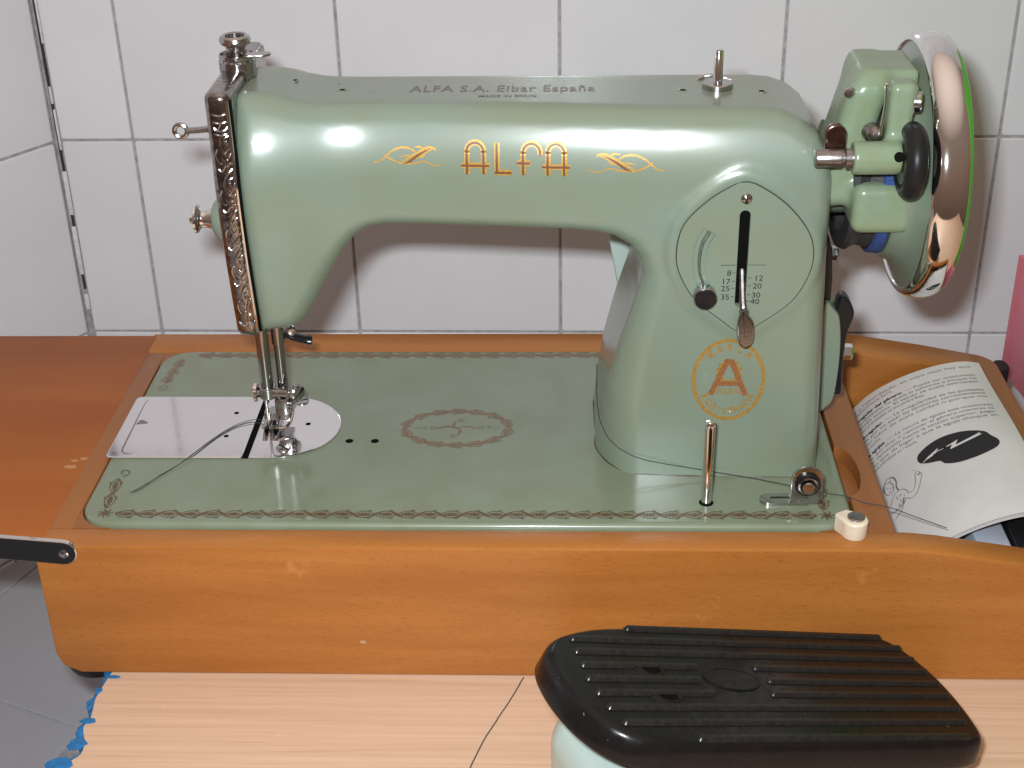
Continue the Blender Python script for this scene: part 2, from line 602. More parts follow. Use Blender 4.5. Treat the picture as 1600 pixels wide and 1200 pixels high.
# ------------------------------------------------------------------ implicit surfaces
def sdf_mesh(f, lo, hi, res, proj=4):
    lo = np.array(lo, float)
    hi = np.array(hi, float)
    nn = np.ceil((hi - lo) / res).astype(int) + 1
    gx, gy, gz = [lo[i] + np.arange(nn[i]) * res for i in range(3)]
    D = f(gx[:, None, None], gy[None, :, None], gz[None, None, :])
    D = np.broadcast_to(D, tuple(nn)).copy()
    ins = D < 0
    c = np.zeros(tuple(nn - 1), int)
    for a in (0, 1):
        for b in (0, 1):
            for d in (0, 1):
                c += ins[a:nn[0] - 1 + a, b:nn[1] - 1 + b, d:nn[2] - 1 + d]
    act = (c > 0) & (c < 8)
    idx = -np.ones(act.shape, int)
    I, J, K = np.nonzero(act)
    idx[I, J, K] = np.arange(len(I))
    acc = np.zeros((len(I), 3))
    cnt = np.zeros(len(I))
    cor = [(a, b, d) for a in (0, 1) for b in (0, 1) for d in (0, 1)]
    for p in cor:
        for ax in range(3):
            if p[ax]: continue
            q = list(p)
            q[ax] = 1
            d0 = D[I + p[0], J + p[1], K + p[2]]
            d1 = D[I + q[0], J + q[1], K + q[2]]
            m = (d0 < 0) != (d1 < 0)
            t = np.where(m, d0 / np.where(m, d0 - d1, 1), 0)
            pt = np.tile(np.array(p, float), (len(I), 1))
            pt[:, ax] += t
            acc[m] += pt[m]
            cnt[m] += 1
    V = lo + (np.stack([I, J, K], 1) + acc / cnt[:, None]) * res
    F = []
    sg = ins
    for ax in range(3):
        sl0 = [slice(None)] * 3
        sl1 = [slice(None)] * 3
        sl0[ax] = slice(0, -1)
        sl1[ax] = slice(1, None)
        ch = sg[tuple(sl0)] != sg[tuple(sl1)]
        E = np.argwhere(ch)
        o1, o2 = [(1, 2), (2, 0), (0, 1)][ax]
        E = E[(E[:, o1] > 0) & (E[:, o2] > 0) & (E[:, o1] < nn[o1] - 1) & (E[:, o2] < nn[o2] - 1)]
        q = []
        for da, db in ((-1, -1), (0, -1), (0, 0), (-1, 0)):
            T = E.copy()
            T[:, o1] += da
            T[:, o2] += db
            q.append(idx[T[:, 0], T[:, 1], T[:, 2]])
        Q = np.stack(q, 1)
        fl_ = sg[E[:, 0], E[:, 1], E[:, 2]]
        Q[~fl_] = Q[~fl_][:, ::-1]
        F.append(Q)
    F = np.concatenate(F)
    F = F[(F >= 0).all(1)]
    e = 0.05
    for _ in range(proj):
        x, y, z = V.T
        d = f(x, y, z)
        g = np.stack([f(x + e, y, z) - f(x - e, y, z), f(x, y + e, z) - f(x, y - e, z), f(x, y, z + e) - f(x, y, z - e)], 1) / (2 * e)
        st = g * (d / np.maximum((g * g).sum(1), .2))[:, None]
        ln = np.linalg.norm(st, axis=1)[:, None]
        V = V - st * np.minimum(1, .6 * res / np.maximum(ln, 1e-9))
    return V, [tuple(q) for q in F.tolist()]


def poly_sdf(P):
    P = np.array(P, float)

    def f(x, z):
        d = None
        s = None
        n = len(P)
        for i in range(n):
            a, b = P[i], P[(i + 1) % n]
            ex, ez = b - a
            wx, wz = x - a[0], z - a[1]
            t = np.clip((wx * ex + wz * ez) / (ex * ex + ez * ez), 0, 1)
            dd = (wx - ex * t) ** 2 + (wz - ez * t) ** 2
            c1 = (a[1] <= z)
            c2 = (b[1] > z)
            cr = ex * wz - ez * wx
            fl_ = (c1 & c2 & (cr > 0)) | (~c1 & ~c2 & (cr < 0))
            d = dd if d is None else np.minimum(d, dd)
            s = fl_ if s is None else (s ^ fl_)
        return np.where(s, -1, 1) * np.sqrt(d)

    return f


def rbox(cx, cy, cz, hx, hy, hz, r):
    def f(x, y, z):
        qx, qy, qz = np.abs(x - cx) - hx + r, np.abs(y - cy) - hy + r, np.abs(z - cz) - hz + r
        o = np.sqrt(np.maximum(qx, 0) ** 2 + np.maximum(qy, 0) ** 2 + np.maximum(qz, 0) ** 2)
        return o + np.minimum(np.maximum(qx, np.maximum(qy, qz)), 0) - r
    return f


def rb(x0, x1, y0, y1, z0, z1, r): return rbox((x0 + x1) / 2, (y0 + y1) / 2, (z0 + z1) / 2, (x1 - x0) / 2, (y1 - y0) / 2, (z1 - z0) / 2, r)


def xcyl(cy, cz, R, x0, x1, r=1.0):
    def f(x, y, z):
        a = np.sqrt((y - cy) ** 2 + (z - cz) ** 2) - R + r
        b = np.abs(x - (x0 + x1) / 2) - (x1 - x0) / 2 + r
        return np.sqrt(np.maximum(a, 0) ** 2 + np.maximum(b, 0) ** 2) + np.minimum(np.maximum(a, b), 0) - r
    return f


def smin(a, b, k):
    h = np.maximum(k - np.abs(a - b), 0) / k
    return np.minimum(a, b) - h * h * k / 4


def sstep(a, b, x):
    t = np.clip((x - a) / (b - a), 0, 1)
    return t * t * (3 - 2 * t)


# ================================================================== THE SETTING
TABLE_Z = -78.0
WALL_Y = 392.6
wall_yaw = -0.0092
T = 150.0
X0 = -255.6
Z0 = 204.7


def tile_mesh(w, h, name='tile', m='tile'):
    mb = MB()
    g = .9
    P = rrect(-w / 2 + g, w / 2 - g, -h / 2 + g, h / 2 - g, 1.6, 3)
    mb.add(*prism(P, [(0, -5), (0, -1.0), (0.25, -0.45), (.6, -.1), (.95, 0)]))
    V = np.concatenate(mb.v)
    me = bpy.data.meshes.new(name)
    me.from_pydata((V * S).tolist(), [], mb.f)
    me.materials.append(M[m])
    return me


tile_full = tile_mesh(T, T)
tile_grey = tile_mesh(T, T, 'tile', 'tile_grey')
tile_cache = {}


def put_tile(parent, pos, ax_u, ax_v, w=T, h=T):
    """pos: centre of tile face; ax_u/ax_v: in-plane axes."""
    key = (round(w, 1), round(h, 1))
    me = tile_full if key == (T, T) else tile_cache.setdefault(key, tile_mesh(w, h) if key not in tile_cache else None)
    o = bpy.data.objects.new('tile', me)
    C.objects.link(o)
    o.parent = parent
    n = Vector(ax_u).cross(Vector(ax_v))
    u, v = Vector(ax_u), Vector(ax_v)
    # every tile sits a hair differently
    tilt = Matrix.Rotation(rnd.gauss(0, .003), 3, 'X') @ Matrix.Rotation(rnd.gauss(0, .003), 3, 'Y')
    R = Matrix((u, v, n)).transposed() @ tilt
    M4 = R.to_4x4()
    p = np.array(pos) - WLOC[parent.name] + np.array(n) * rnd.gauss(0, .12)
    M4.translation = Vector(p * S)
    o.matrix_local = M4
    return o


# back wall: mortar bed with separate tiles
cu, su = math.cos(wall_yaw), math.sin(wall_yaw)
CORNER0 = -309.0
U = np.array([cu, su, 0])
mb = MB()
P = [(CORNER0 - 3, WALL_Y + 1.6), (700, WALL_Y + 1.6), (700, WALL_Y + 60), (CORNER0 - 3, WALL_Y + 60)]
P = [(x * cu - 0, yy + x * su) for x, yy in P]
mb.add(*prism(P, [(0, -560), (0, 660)]))
bw = mb.build('back_wall', M['grout'], smooth=False, kind='structure')
CORNER = -309.0
for i in range(-1, 6):
    for j in range(-3, 5):
        zc = Z0 - j * T - T / 2
        a, b = X0 + i * T, X0 + (i + 1) * T
        if i == -1: a = CORNER + 1.2
        s = (a + b) / 2
        put_tile(bw, np.array([0, WALL_Y, zc]) + U * s, (cu, su, 0), (0, 0, 1), b - a, T)
# left wall, meeting it at a wide angle
az = math.radians(35)
LD = np.array([-math.sin(az), -math.cos(az), 0])           # runs from the corner towards the viewer's left
LU = -LD
WALL_YC = WALL_Y + 2.8
LC = np.array([CORNER - 1.5, WALL_YC, 0])
LN = np.array([LU[1], -LU[0], 0])                            # faces the room
mb = MB()
q0, q1 = LC - LN * 2, LC + LD * 640 - LN * 2
q2, q3 = q1 - LN * 50, q0 - LN * 50
P = [q0, q1, q2, q3]
v = [(p[0], p[1], z) for z in (-560, 660) for p in P]
mb.add(v, [(0, 1, 2, 3), (7, 6, 5, 4), (0, 4, 5, 1), (1, 5, 6, 2), (2, 6, 7, 3), (3, 7, 4, 0)])
lw = mb.build('left_wall', M['grout'], smooth=False, kind='structure')
edges = [1.0, 100, 250, 400, 550]
for i in range(4):
    for j in range(-3, 5):
        zc = Z0 - j * T - T / 2 - 1
        w_ = edges[i + 1] - edges[i]
        put_tile(lw, LC + LD * (edges[i] + w_ / 2) + np.array([0, 0, zc]), tuple(LU), (0, 0, 1), w_, T)
# the joint in the corner, its filler broken out in places
mb = MB()
mb.add(*box(CORNER - .4, CORNER + 1.2, WALL_YC - .4, WALL_YC + 1.0, -60, 400, 0))
cj = mb.build('corner_joint', M['joint'], smooth=False, kind='structure')
z = 400.0
while z > -250:
    ln = rnd.uniform(8, 40)
    x_ = CORNER + rnd.uniform(-.5, .7)
    mb = MB()
    mb.add(*box(x_ - 1.4, x_ + 1.8, WALL_YC - 1.4, WALL_YC - .5, z - ln, z, .35))
    if 60 < z < 400 and rnd.random() < .55:
        mb = MB()
        mb.add(*box(x_ + .6, x_ + 2.2, WALL_YC - 1.4, WALL_YC - .5, z - ln, z, .35))
    mb.build('mortar_filling', M['mortar'], cj)
    z -= ln + rnd.choice([4, 9, 16, 30])
# tiled ledge lower down at the left, below the overhanging leaf
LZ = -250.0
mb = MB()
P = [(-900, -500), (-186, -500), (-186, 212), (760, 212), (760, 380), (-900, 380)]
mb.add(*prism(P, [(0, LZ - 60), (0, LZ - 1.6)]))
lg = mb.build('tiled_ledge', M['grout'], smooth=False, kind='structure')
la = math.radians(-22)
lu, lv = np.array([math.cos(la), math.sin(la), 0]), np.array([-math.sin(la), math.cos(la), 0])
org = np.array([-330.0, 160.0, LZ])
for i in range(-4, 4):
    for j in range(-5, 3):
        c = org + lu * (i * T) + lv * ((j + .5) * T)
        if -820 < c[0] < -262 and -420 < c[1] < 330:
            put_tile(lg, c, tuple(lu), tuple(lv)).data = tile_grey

# ================================================================== TABLE
tb = thing('table', (150, -50, TABLE_Z - 24), 'pale pink wood-grain laminate table with chipped blue edge under the machine case', 'table')
rag = []
y = -430.0
while y < 200:
    rag.append((-177.5 + rnd.gauss(0, 1.1) + (3.5 if rnd.random() < .22 else 0), y))
    y += rnd.uniform(4, 11)
rag = [tuple(p) for p in smooth_path(rag, 4)]
P = [(640, -430)] + [(640, 200)] + [(-176, 200)] + rag[::-1]
mb = MB()
mb.add(*prism(P, [(0, TABLE_Z - 1.0), (0, TABLE_Z - .15), (.15, TABLE_Z)]))
mb.build('laminate_top', M['laminate'], tb, angle=30)
mb = MB()
bl = [(x - 2.6 - 1.5 * math.sin(yy * .31) - .8 * math.sin(yy * .83), yy) for x, yy in rag]
P = [(638, -428)] + [(638, 198)] + [(-181, 198)] + bl[::-1]
mb.add(*prism(P, [(0, TABLE_Z - 24), (0, TABLE_Z - 2), (.8, TABLE_Z - 1.2)]))
mb.build('blue_painted_board', M['blue'], tb, angle=30)
for (x, yy, w_, h_) in [(-176.5, -50.5, 8, 4), (-177, -66, 10, 9), (-173, -19, 7, 3), (-178, -29, 4, 5), (-178.5, -40, 3.5, 7), (-181, -80, 13, 10)]:
    P = [(x + w_ * .5 * math.cos(a) * rnd.uniform(.7, 1.15), yy + h_ * .5 * math.sin(a) * rnd.uniform(.7, 1.15)) for a in np.linspace(0, 2 * PI, 15)[:-1]]
    mb = MB()
    mb.add(*prism(P, [(0, TABLE_Z - .4), (.0, TABLE_Z + .12), (.4, TABLE_Z + .25)]))
    mb.build('blue_paint_chip', M['blue'], tb)

# ================================================================== WOODEN CASE
cs = thing('machine_case', (20, 95, TABLE_Z), 'orange beech carrying case holding the green sewing machine', 'case')
CT = -2.0          # top level of the case
CF = -16.0         # outer front face
CB = 206.0


def side_outline():
    P = [(-201, TABLE_Z + 12), (-198, TABLE_Z + 4), (-190, TABLE_Z), (290, TABLE_Z), (290, -15.9), (260, -9.8), (222, -3.4), (208, CT), (-199, CT), (-201, CT - 2)]
    return P


mb = MB()
mb.add(*slab(side_outline(), CF, -0.8, 1.2, XZ))
mb.build('front_panel', M['wood'], cs)
mb = MB()
mb.add(*slab(side_outline(), 181.5, CB, 1.2, XZ))
mb.build('back_panel', M['wood'], cs)
# right end, rounded in plan
mb = MB()
P = [(283.8, CF + .3)] + [(284.5 + 17 * math.cos(a), CF + 17.3 + 17 * math.sin(a)) for a in np.linspace(-PI / 2, 0, 10)] + \
    [(284.5 + 17 * math.cos(a), CB - 17.3 + 17 * math.sin(a)) for a in np.linspace(0, PI / 2, 10)] + [(283.8, CB - .3), (283.8, 181.6), (287.6, 178), (287.6, 3), (283.8, -.6)]
mb.add(*prism(P, [(0, TABLE_Z), (0, -16.4), (.4, -15.6), (.9, -15.3)]))
mb.build('right_end_panel', M['wood_y'], cs)
mb = MB()
mb.add(*box(-200, -186.6, -.4, 181, TABLE_Z, CT - .05, .8))
mb.build('left_rail', M['wood_y'], cs)
for cx_, cy_, sx_, sy_ in ((-168.5, 17.2, -1, -1), (-168.5, 162.8, -1, 1), (168.5, 17.2, 1, -1), (168.5, 162.8, 1, 1)):
    P = [(cx_ + sx_ * 17.6 * math.cos(a), cy_ + sy_ * 17.6 * math.sin(a)) for a in np.linspace(0, PI / 2, 10)] + [(cx_ + sx_ * 18.4, cy_ + sy_ * 18.0)]
    mb = MB()
    mb.add(*prism(P, [(0, -20), (0, CT - .12)]))
    mb.build('corner_block', M['wood_y'], cs)
# divider with a finger notch next to the bed
P = [(187.2, -.3), (203.2, -.3), (203.2, 181), (187.2, 181)]
bite = [(187.2 + 8.5 * math.sin(a), 53 + 23 * math.cos(a)) for a in np.linspace(0.0, PI, 17)]
P = [(187.2, -.3), (203.2, -.3), (203.2, 181), (187.2, 181)] + bite
mb = MB()
mb.add(*slab(P, -11, CT - .1, .5))
mb.build('divider', M['wood_y'], cs)
mb = MB()
mb.add(*box(187.2, 203.0, -.3, 181, TABLE_Z + 2, -11.05))
mb.build('divider_base', M['wood_y'], cs)
mb = MB()
mb.add(*box(203.4, 287.2, -.4, 181.2, TABLE_Z + .3, TABLE_Z + 5))
mb.build('compartment_floor', M['wood'], cs)
# folding leaf on the left
mb = MB()
mb.add(*box(-470, -196.6, -9, 203.5, -15, CT + .2, 1.2))
lf = mb.build('folding_leaf', M['wood_leaf'], cs, label='reddish folding leaf at the left of the case')
for (x, yy, l_, w_) in [(-196.9, 62, 5, 1.6), (-200, 54, 8, 2.2), (-201, 60, 5, 1.4)]:
    mb = MB()
    P = [(x - l_ / 2 + l_ * .5 * (1 + math.cos(a)) * rnd.uniform(.75, 1) - l_ / 2, yy + w_ * math.sin(a) * rnd.uniform(.6, 1.1)) for a in np.linspace(0, 2 * PI, 13)[:-1]]
    mb.add(*prism(P, [(0, CT), (0, CT + .24)]))
    mb.build('chipped_veneer', M['bare_wood'], lf)
mb = MB()
mb.add(*box(-196.5, -195.7, -8.6, 203, -14, CT - 1.0))
mb.build('hinge_gap', M['dark'], cs)
# black metal stay with bright edge
stay = [(-178.6, -4.2)]
cx, cz, rr = -186.2, -4.4, 6.6
top_l = [(-300, 12.8), (-216, 4.6)]
P = [(cx + rr * math.cos(a), cz + rr * math.sin(a)) for a in np.linspace(-PI / 2 - .1, PI / 2 - .1, 14)] + [(-216, 4.9), (-300, 13.2), (-300, .6), (-216, -8.0)]
mb = MB()
mb.add(*prism(P, [(0, CF - .3), (0, CF - 1.8), (.5, CF - 2.3)], XZ))
st = mb.build('stay_strap', M['chrome'], cs, label='black and chrome stay strap screwed to the case front')
mb = MB()
mb.add(*prism(P, [(.55, CF - 2.2), (.7, CF - 2.6)], XZ))
mb.build('black_strap_face', M['black'], st)
mb = MB()
mb.add(*lathe([(0, 3.3), (1.6, 3.3), (2.3, 2.9), (2.5, 2.3), (2.5, 1.5)], (cx + .6, CF, cz), (0, -1, 0), 24))
mb.add(*box(cx - 1.6, cx + 2.8, CF - 3.45, CF - 3.2, cz - .25, cz + .25))
mb.build('screw', M['nickel'], st)
# black feet
for x in (-190, 300):
    for yy in (0, 185):
        if x > 0 and yy > 0: continue
        mb = MB()
        mb.add(*lathe([(17, 0), (17.5, -4), (15.5, -9), (10, -11), (0, -11.6)] if x < 0 else [(0, .5), (10, .5), (10, 1.5), (0, 1.5)], (x - (-2 if x < 0 else 0), yy + 6, TABLE_Z + .1), (0, 0, 1), 24))
        if x < 0: mb.build('foot', M['rubber'], cs)
# ivory turn-button on the front rail
lt = thing('turn_button', (183, -3, CT), None, None, parent=cs)
P = [(183.6 + 6.0 * math.cos(a), -3.2 + 6.0 * math.sin(a)) for a in np.linspace(-PI * .93, PI * .42, 20)] + [(180.5, 5.0), (175.2, 1.8), (175.0, 0)]
mb = MB()
mb.add(*prism(P, [(.2, CT + .1), (0, CT + .8), (0, CT + 8.0), (.5, CT + 8.7), (1.1, CT + 9)]))
mb.build('button_body', M['ivory'], lt, label='ivory plastic turn button on the case front rail')
mb = MB()
mb.add(*lathe([(4.1, CT + 8.8), (4.1, CT + 9.5), (3.6, CT + 9.9), (0, CT + 10)], (184, -2.6, 0), (0, 0, 1), 28))
mb.build('screw', M['steel'], lt)

# ================================================================== SEWING MACHINE
sm = thing('sewing_machine', (0, 90, -8), 'vintage mint green flatbed sewing machine with gold lettering and chrome hand wheel', 'sewing machine')
AX = 92.0
# ---- bed
P = rrect(-185.5, 185.5, 0.2, 179.8, 17, 10)
mb = MB()
mb.add(*prism(P, [(.3, -9), (0, -2.8), (.35, -1.3), (1.1, -.45), (2.2, -.08), (3.6, 0)]))
bed = mb.build('bed', M['paint_bed'], sm, angle=50)

# ---- arm, head and pillar: one casting
prof = [(64, -40), (64.3, 4), (66, 22), (69, 42), (75, 66), (81, 86), (84, 97), (85.2, 104), (83.5, 112), (79, 118.5), (72, 123), (63, 125.2), (52, 126),
        (10, 126.6), (-34, 127), (-43, 125.5), (-50, 121.5), (-55.5, 115), (-62, 105), (-70, 90.5), (-77, 79), (-82, 74.5), (-87, 73),
        (-100, 73), (-100, 189), (-96, 190), (-86, 189.6), (-80, 188.2), (-73, 185.6), (-66, 184), (-58, 183.4), (-45, 183.2),
        (136, 182.6), (146, 181.5), (154.5, 178), (162, 171.5), (167, 163), (169, 152), (169.8, 138), (170.6, 110), (172.2, 60), (174, 0), (174, -40)]
psdf = poly_sdf(prof)
dial = [(129.6, 153.7), (136.8, 151.3), (148.8, 142.7), (158.9, 130.2), (162.1, 119.2), (160.6, 108.0), (153.7, 95.0), (139.6, 83.4), (132.0, 79.0), (121.6, 86.1),
        (109.2, 96.8), (101.9, 109.8), (100.3, 121.0), (103.3, 133.6), (112.9, 144.4), (122.6, 151.1)]
dial = smooth_path(dial, 5, True)
dsdf = poly_sdf(offset_poly(ccw(dial), -4.5)[::3])
BOSS_Y = 47.2


def slotd(x, y, z):
    # straight slot and curved slot
    qz = np.abs(z - 116.5) - 21.5
    return np.sqrt((x - 130.3) ** 2 + np.maximum(qz, 0) ** 2) - 2.6


# plan of the casting: half thickness along x, waisted between head and pillar
HX = np.linspace(-112, 182, 600)
_sl = np.interp(HX, [-112, -98, -90, -80, -66, -52, -38, -22, 0, 98, 114, 135, 182], [-.02, -.06, -.18, -.31, -.31, -.15, 0, .06, .075, .075, .05, .01, 0])
_sl = np.convolve(np.pad(_sl, 8, mode='edge'), np.ones(17) / 17, mode='valid')
HV = np.concatenate([[0], np.cumsum((_sl[1:] + _sl[:-1]) / 2 * np.diff(HX))])
HV = HV - np.interp(0, HX, HV) + 35.0


def body_half(x, z):
    H = np.interp(x, HX, HV)
    dzb = np.maximum(z - 150.5, 0)
    H = H - np.minimum(dzb ** 2 / 108.0, 14) - np.maximum(140 - z, 0) ** 2 / 900.0 * (1 - sstep(40, 85, x)) * sstep(-75, -45, x)
    pil = sstep(45, 80, x)
    H = H + pil * 5.0 * np.clip((120 - z) / 120, 0, 1.05)
    hd = sstep(-40, -70, x)
    H = H - hd * 9.0 * np.clip((140 - z) / 66, 0, 1.1) ** 1.3
    return H


def body(x, y, z):
    d2 = psdf(x, z)
    H = body_half(x, z)
    Hb = 37.0 - np.minimum(np.maximum(z - 150.5, 0) ** 2 / 108.0, 14) + sstep(45, 80, x) * 10.0 * np.clip((120 - z) / 120, 0, 1.05)
    H = np.where(y > AX, Hb, H)
    pil = sstep(55, 90, x)
    R = 7.5 + 3.5 * pil * sstep(150, 110, z) + 8.0 * sstep(110, 10, z) * sstep(135, 85, x) * sstep(30, 60, x)
    q1 = d2 + R
    q2 = np.abs(y - AX) - H + R
    d = np.sqrt(np.maximum(q1, 0) ** 2 + np.maximum(q2, 0) ** 2) + np.minimum(np.maximum(q1, q2), 0) - R
    # raised boss behind the stitch plate
    b2 = dsdf(x, z) + 2.6
    by = BOSS_Y - y + 2.6
    by2 = y - (BOSS_Y + 12)
    bb = np.maximum(np.sqrt(np.maximum(b2, 0) ** 2 + np.maximum(by, 0) ** 2) + np.minimum(np.maximum(b2, by), 0) - 2.6, by2)
    d = smin(d, bb, 4.0)
    # slot cut through
    sl = np.maximum(slotd(x, y, z), y - (BOSS_Y + 14))
    d = np.maximum(d, -sl)
    return d


V, F = sdf_mesh(body, (-104, 36, -5), (184, 147, 203), 1.75)
mb = MB()
mb.add(V, F)
arm = mb.build('arm_and_pillar', M['paint'], sm, angle=60)


def front_y(x, z):
    lo = np.full(x.shape, 30.0)
    hi = np.full(x.shape, 78.0)
    for _ in range(26):
        m_ = (lo + hi) / 2
        i = body(x, m_, z) < 0
        hi = np.where(i, m_, hi)
        lo = np.where(i, lo, m_)
    return hi


def top_z(x, y):
    lo = np.full(x.shape, 165.0)
    hi = np.full(x.shape, 205.0)
    for _ in range(26):
        m_ = (lo + hi) / 2
        i = body(x, y, m_) < 0
        lo = np.where(i, m_, lo)
        hi = np.where(i, hi, m_)
    return lo


def on_front(v, lift): return np.stack([v[:, 0], front_y(v[:, 0], v[:, 1]) - lift, v[:, 1]], 1)


def on_top(v, lift): return np.stack([v[:, 0], v[:, 1], top_z(v[:, 0], v[:, 1]) + lift], 1)


def on_bed(v, lift): return np.stack([v[:, 0], v[:, 1], np.full(len(v), lift)], 1)


# grime line where the pillar meets the bed
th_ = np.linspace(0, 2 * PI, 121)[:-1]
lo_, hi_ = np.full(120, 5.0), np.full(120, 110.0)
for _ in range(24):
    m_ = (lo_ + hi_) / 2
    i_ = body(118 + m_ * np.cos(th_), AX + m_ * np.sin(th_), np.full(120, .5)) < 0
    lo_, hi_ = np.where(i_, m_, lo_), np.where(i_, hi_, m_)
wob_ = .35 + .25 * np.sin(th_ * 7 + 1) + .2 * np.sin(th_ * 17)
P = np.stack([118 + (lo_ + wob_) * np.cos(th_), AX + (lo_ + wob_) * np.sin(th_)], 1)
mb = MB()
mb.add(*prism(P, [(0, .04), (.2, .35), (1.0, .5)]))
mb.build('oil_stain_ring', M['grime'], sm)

# ---- brand lettering: gold strokes with a brown core
g = Decal(on_front)
br = Decal(on_front)
zt, zb = 168.4, 154.4
def letterA(x0, w_):
    r = w_ / 2
    arch = [(x0, zb), (x0, zt - r)] + [(x0 + r - r * math.cos(a), zt - r + r * math.sin(a)) for a in np.linspace(0, PI, 16)] + [(x0 + w_, zt - r), (x0 + w_, zb)]
    return [np.array(arch), np.array([(x0 - 2.6, zb + 3.9), (x0 + w_ + 2.6, zb + 3.9)])]


def dense(P, step=1.2):
    P = np.array(P, float)
    out = [P[0]]
    for a, b in zip(P[:-1], P[1:]):
        n_ = max(1, int(np.linalg.norm(b - a) / step))
        for k in range(1, n_ + 1): out.append(a + (b - a) * k / n_)
    return np.array(out)


strokes = []
strokes += letterA(4.6, 7.6)
strokes += [np.array([(18.3, zt), (18.3, zb + .9)]), np.array([(17.2, zb + .9), (25.0, zb + .9)])]
ff = [(30.2, zb), (30.2, zt - 3.9)] + [(34.1 - 3.9 * math.cos(a), zt - 3.9 + 3.9 * math.sin(a)) for a in np.linspace(0, PI * .95, 14)] + [(37.9, zt - 5.0)]
strokes += [np.array(ff), np.array([(27.4, zb + 5.4), (33.4, zb + 5.4)])]
strokes += letterA(41.4, 7.4)
for s_ in strokes:
    g.stroke(dense(s_), 2.5)
for s_ in strokes:
    br.stroke(dense(s_ + np.array([-.15, -.1])), 1.05)
for m_ in br.mb.v: m_[:, 1] -= 0.26
g.mb.build('brand_lettering', M['gold'], sm, angle=180, label='gold ALFA lettering on the arm')
br.mb.build('lettering_core', M['brown'], sm, angle=180)

# ---- flourishes either side
def flourish(x0, x1, mir, zc):
    W_ = x1 - x0
    def mp(p): return np.array([(x0 + (1 - a if mir else a) * W_, zc + b) for a, b in p])
    L = [([(0, -2.0), (.08, -1.8), (.17, .2), (.27, 3.0), (.40, 4.5), (.52, 4.2), (.60, 2.6)], [.35, .6, .8, .6]),
         ([(.16, 1.5), (.22, -.2), (.32, -1.8), (.43, -2.6), (.55, -2.8)], [.4, .7, .5]),
         ([(.40, -1.6), (.5, -.2), (.62, 2.0), (.74, 4.3), (.84, 4.7), (.90, 3.2)], [.4, .9, .9, .3]),
         ([(.52, -2.8), (.64, -2.0), (.74, -1.6), (.84, -3.0), (.93, -3.2), (1.0, -2.0)], [.6, .5, .4, .3]),
         ([(.38, .2), (.46, 1.0), (.55, 1.2)], [.3, .5, .3]), ([(.58, 4.8), (.66, 4.9), (.72, 4.2)], [.3, .8, .3]),
         ([(.62, .3), (.70, .6), (.73, 1.6)], [.3, .6, .3])]
    for P_, w_ in L: g2.stroke(smooth_path(mp(P_), 7), [q_ * 1.25 for q_ in w_])
    # feathered blade in brown
    b2.stroke(smooth_path(mp([(.44, -2.6), (.52, -1.4), (.62, .9), (.72, 2.8), (.80, 3.9)]), 6), [.2, 1.15, 1.2, .7, .15])
    for t in np.linspace(.1, .95, 9):
        p0 = np.array([.44 + .36 * t, -2.6 + 6.5 * t])
        for sg_ in (-1, 1):
            g2.stroke(smooth_path(mp([p0, p0 + np.array([sg_ * .035, .3]), p0 + np.array([sg_ * .085 + .03, 1.2])]), 3), [.6, .55, .2])


for fx0, fx1, fm, fz in ((-38.5, -6.0, False, 161.2), (59.5, 94.0, True, 159.6)):
    g2 = Decal(on_front)
    b2 = Decal(on_front)
    flourish(fx0, fx1, fm, fz)
    for m_ in b2.mb.v: m_[:, 1] -= 0.22
    fo = g2.mb.build('gold_flourish', M['gold'], sm, angle=180)
    b2.mb.build('flourish_blade', M['brown'], fo, angle=180)

# ---- faded maker's line on the arm top
d = Decal(on_top)
v, f = text_geo('ALFA S.A. Eibar España', 8.6, .09, spacing=1.08)
w0 = v[:, 0].max()
v = v * np.array([86.5 / w0, 1.55]) + np.array([-23.5, 88.0])
d.add(v, f)
v, f = text_geo('MADE IN SPAIN', 3.0, .05)
v = v * np.array([1.3, 1.6]) + np.array([9.0, 79.5])
d.add(v, f)
d.mb.build('maker_line', M['faded'], sm, angle=180, label='faded violet maker line on the arm top')
# oil holes
for x, yy in ((-55.3, 91), (-78, 93.5), (103.5, 88.5), (139.6, 87.5)):
    zz = float(top_z(np.array([x]), np.array([yy]))[0])
    mb = MB()
    mb.add(*lathe([(2.4, 0.02), (2.4, .15), (1.7, .28), (1.5, .1)], (x, yy, zz), (0, 0, 1), 20, cap=False))
    h = mb.build('oil_hole', M['paint_bed'], sm)
    mb = MB()
    mb.add(*lathe([(0, .12), (1.5, .12), (1.5, .05)], (x + .2, yy, zz), (0, 0, 1), 16, cap=False))
    mb.build('hole', M['dark'], h)

# ---- round trade mark on the pillar
EC = (127.2, 53.5)
ea, eb = 16.6, 20.8
g3 = Decal(on_front)
gb = Decal(on_front)
ang = np.linspace(0, 2 * PI, 73)
g3.stroke(np.array([(EC[0] + ea * math.cos(a), EC[1] + eb * math.sin(a)) for a in ang]), 1.9)


def arc_text(dc, s, rad, a0, a1, size, inward=False):
    n_ = len(s)
    for k, ch in enumerate(s):
        a = a0 + (a1 - a0) * k / (n_ - 1)
        vv, ff_ = text_geo(ch, size, .11, 'CENTER')
        if len(vv) == 0: continue
        vv = vv * np.array([1.0, 1.12])
        t = a - PI / 2 if not inward else a + PI / 2
        R_ = np.array([[math.cos(t), -math.sin(t)], [math.sin(t), math.cos(t)]])
        q = vv @ R_.T
        c_ = np.array([EC[0] + rad * ea / 16.6 * math.cos(a), EC[1] + rad * eb / 16.6 * math.sin(a)])
        dc.add(q + c_, ff_)


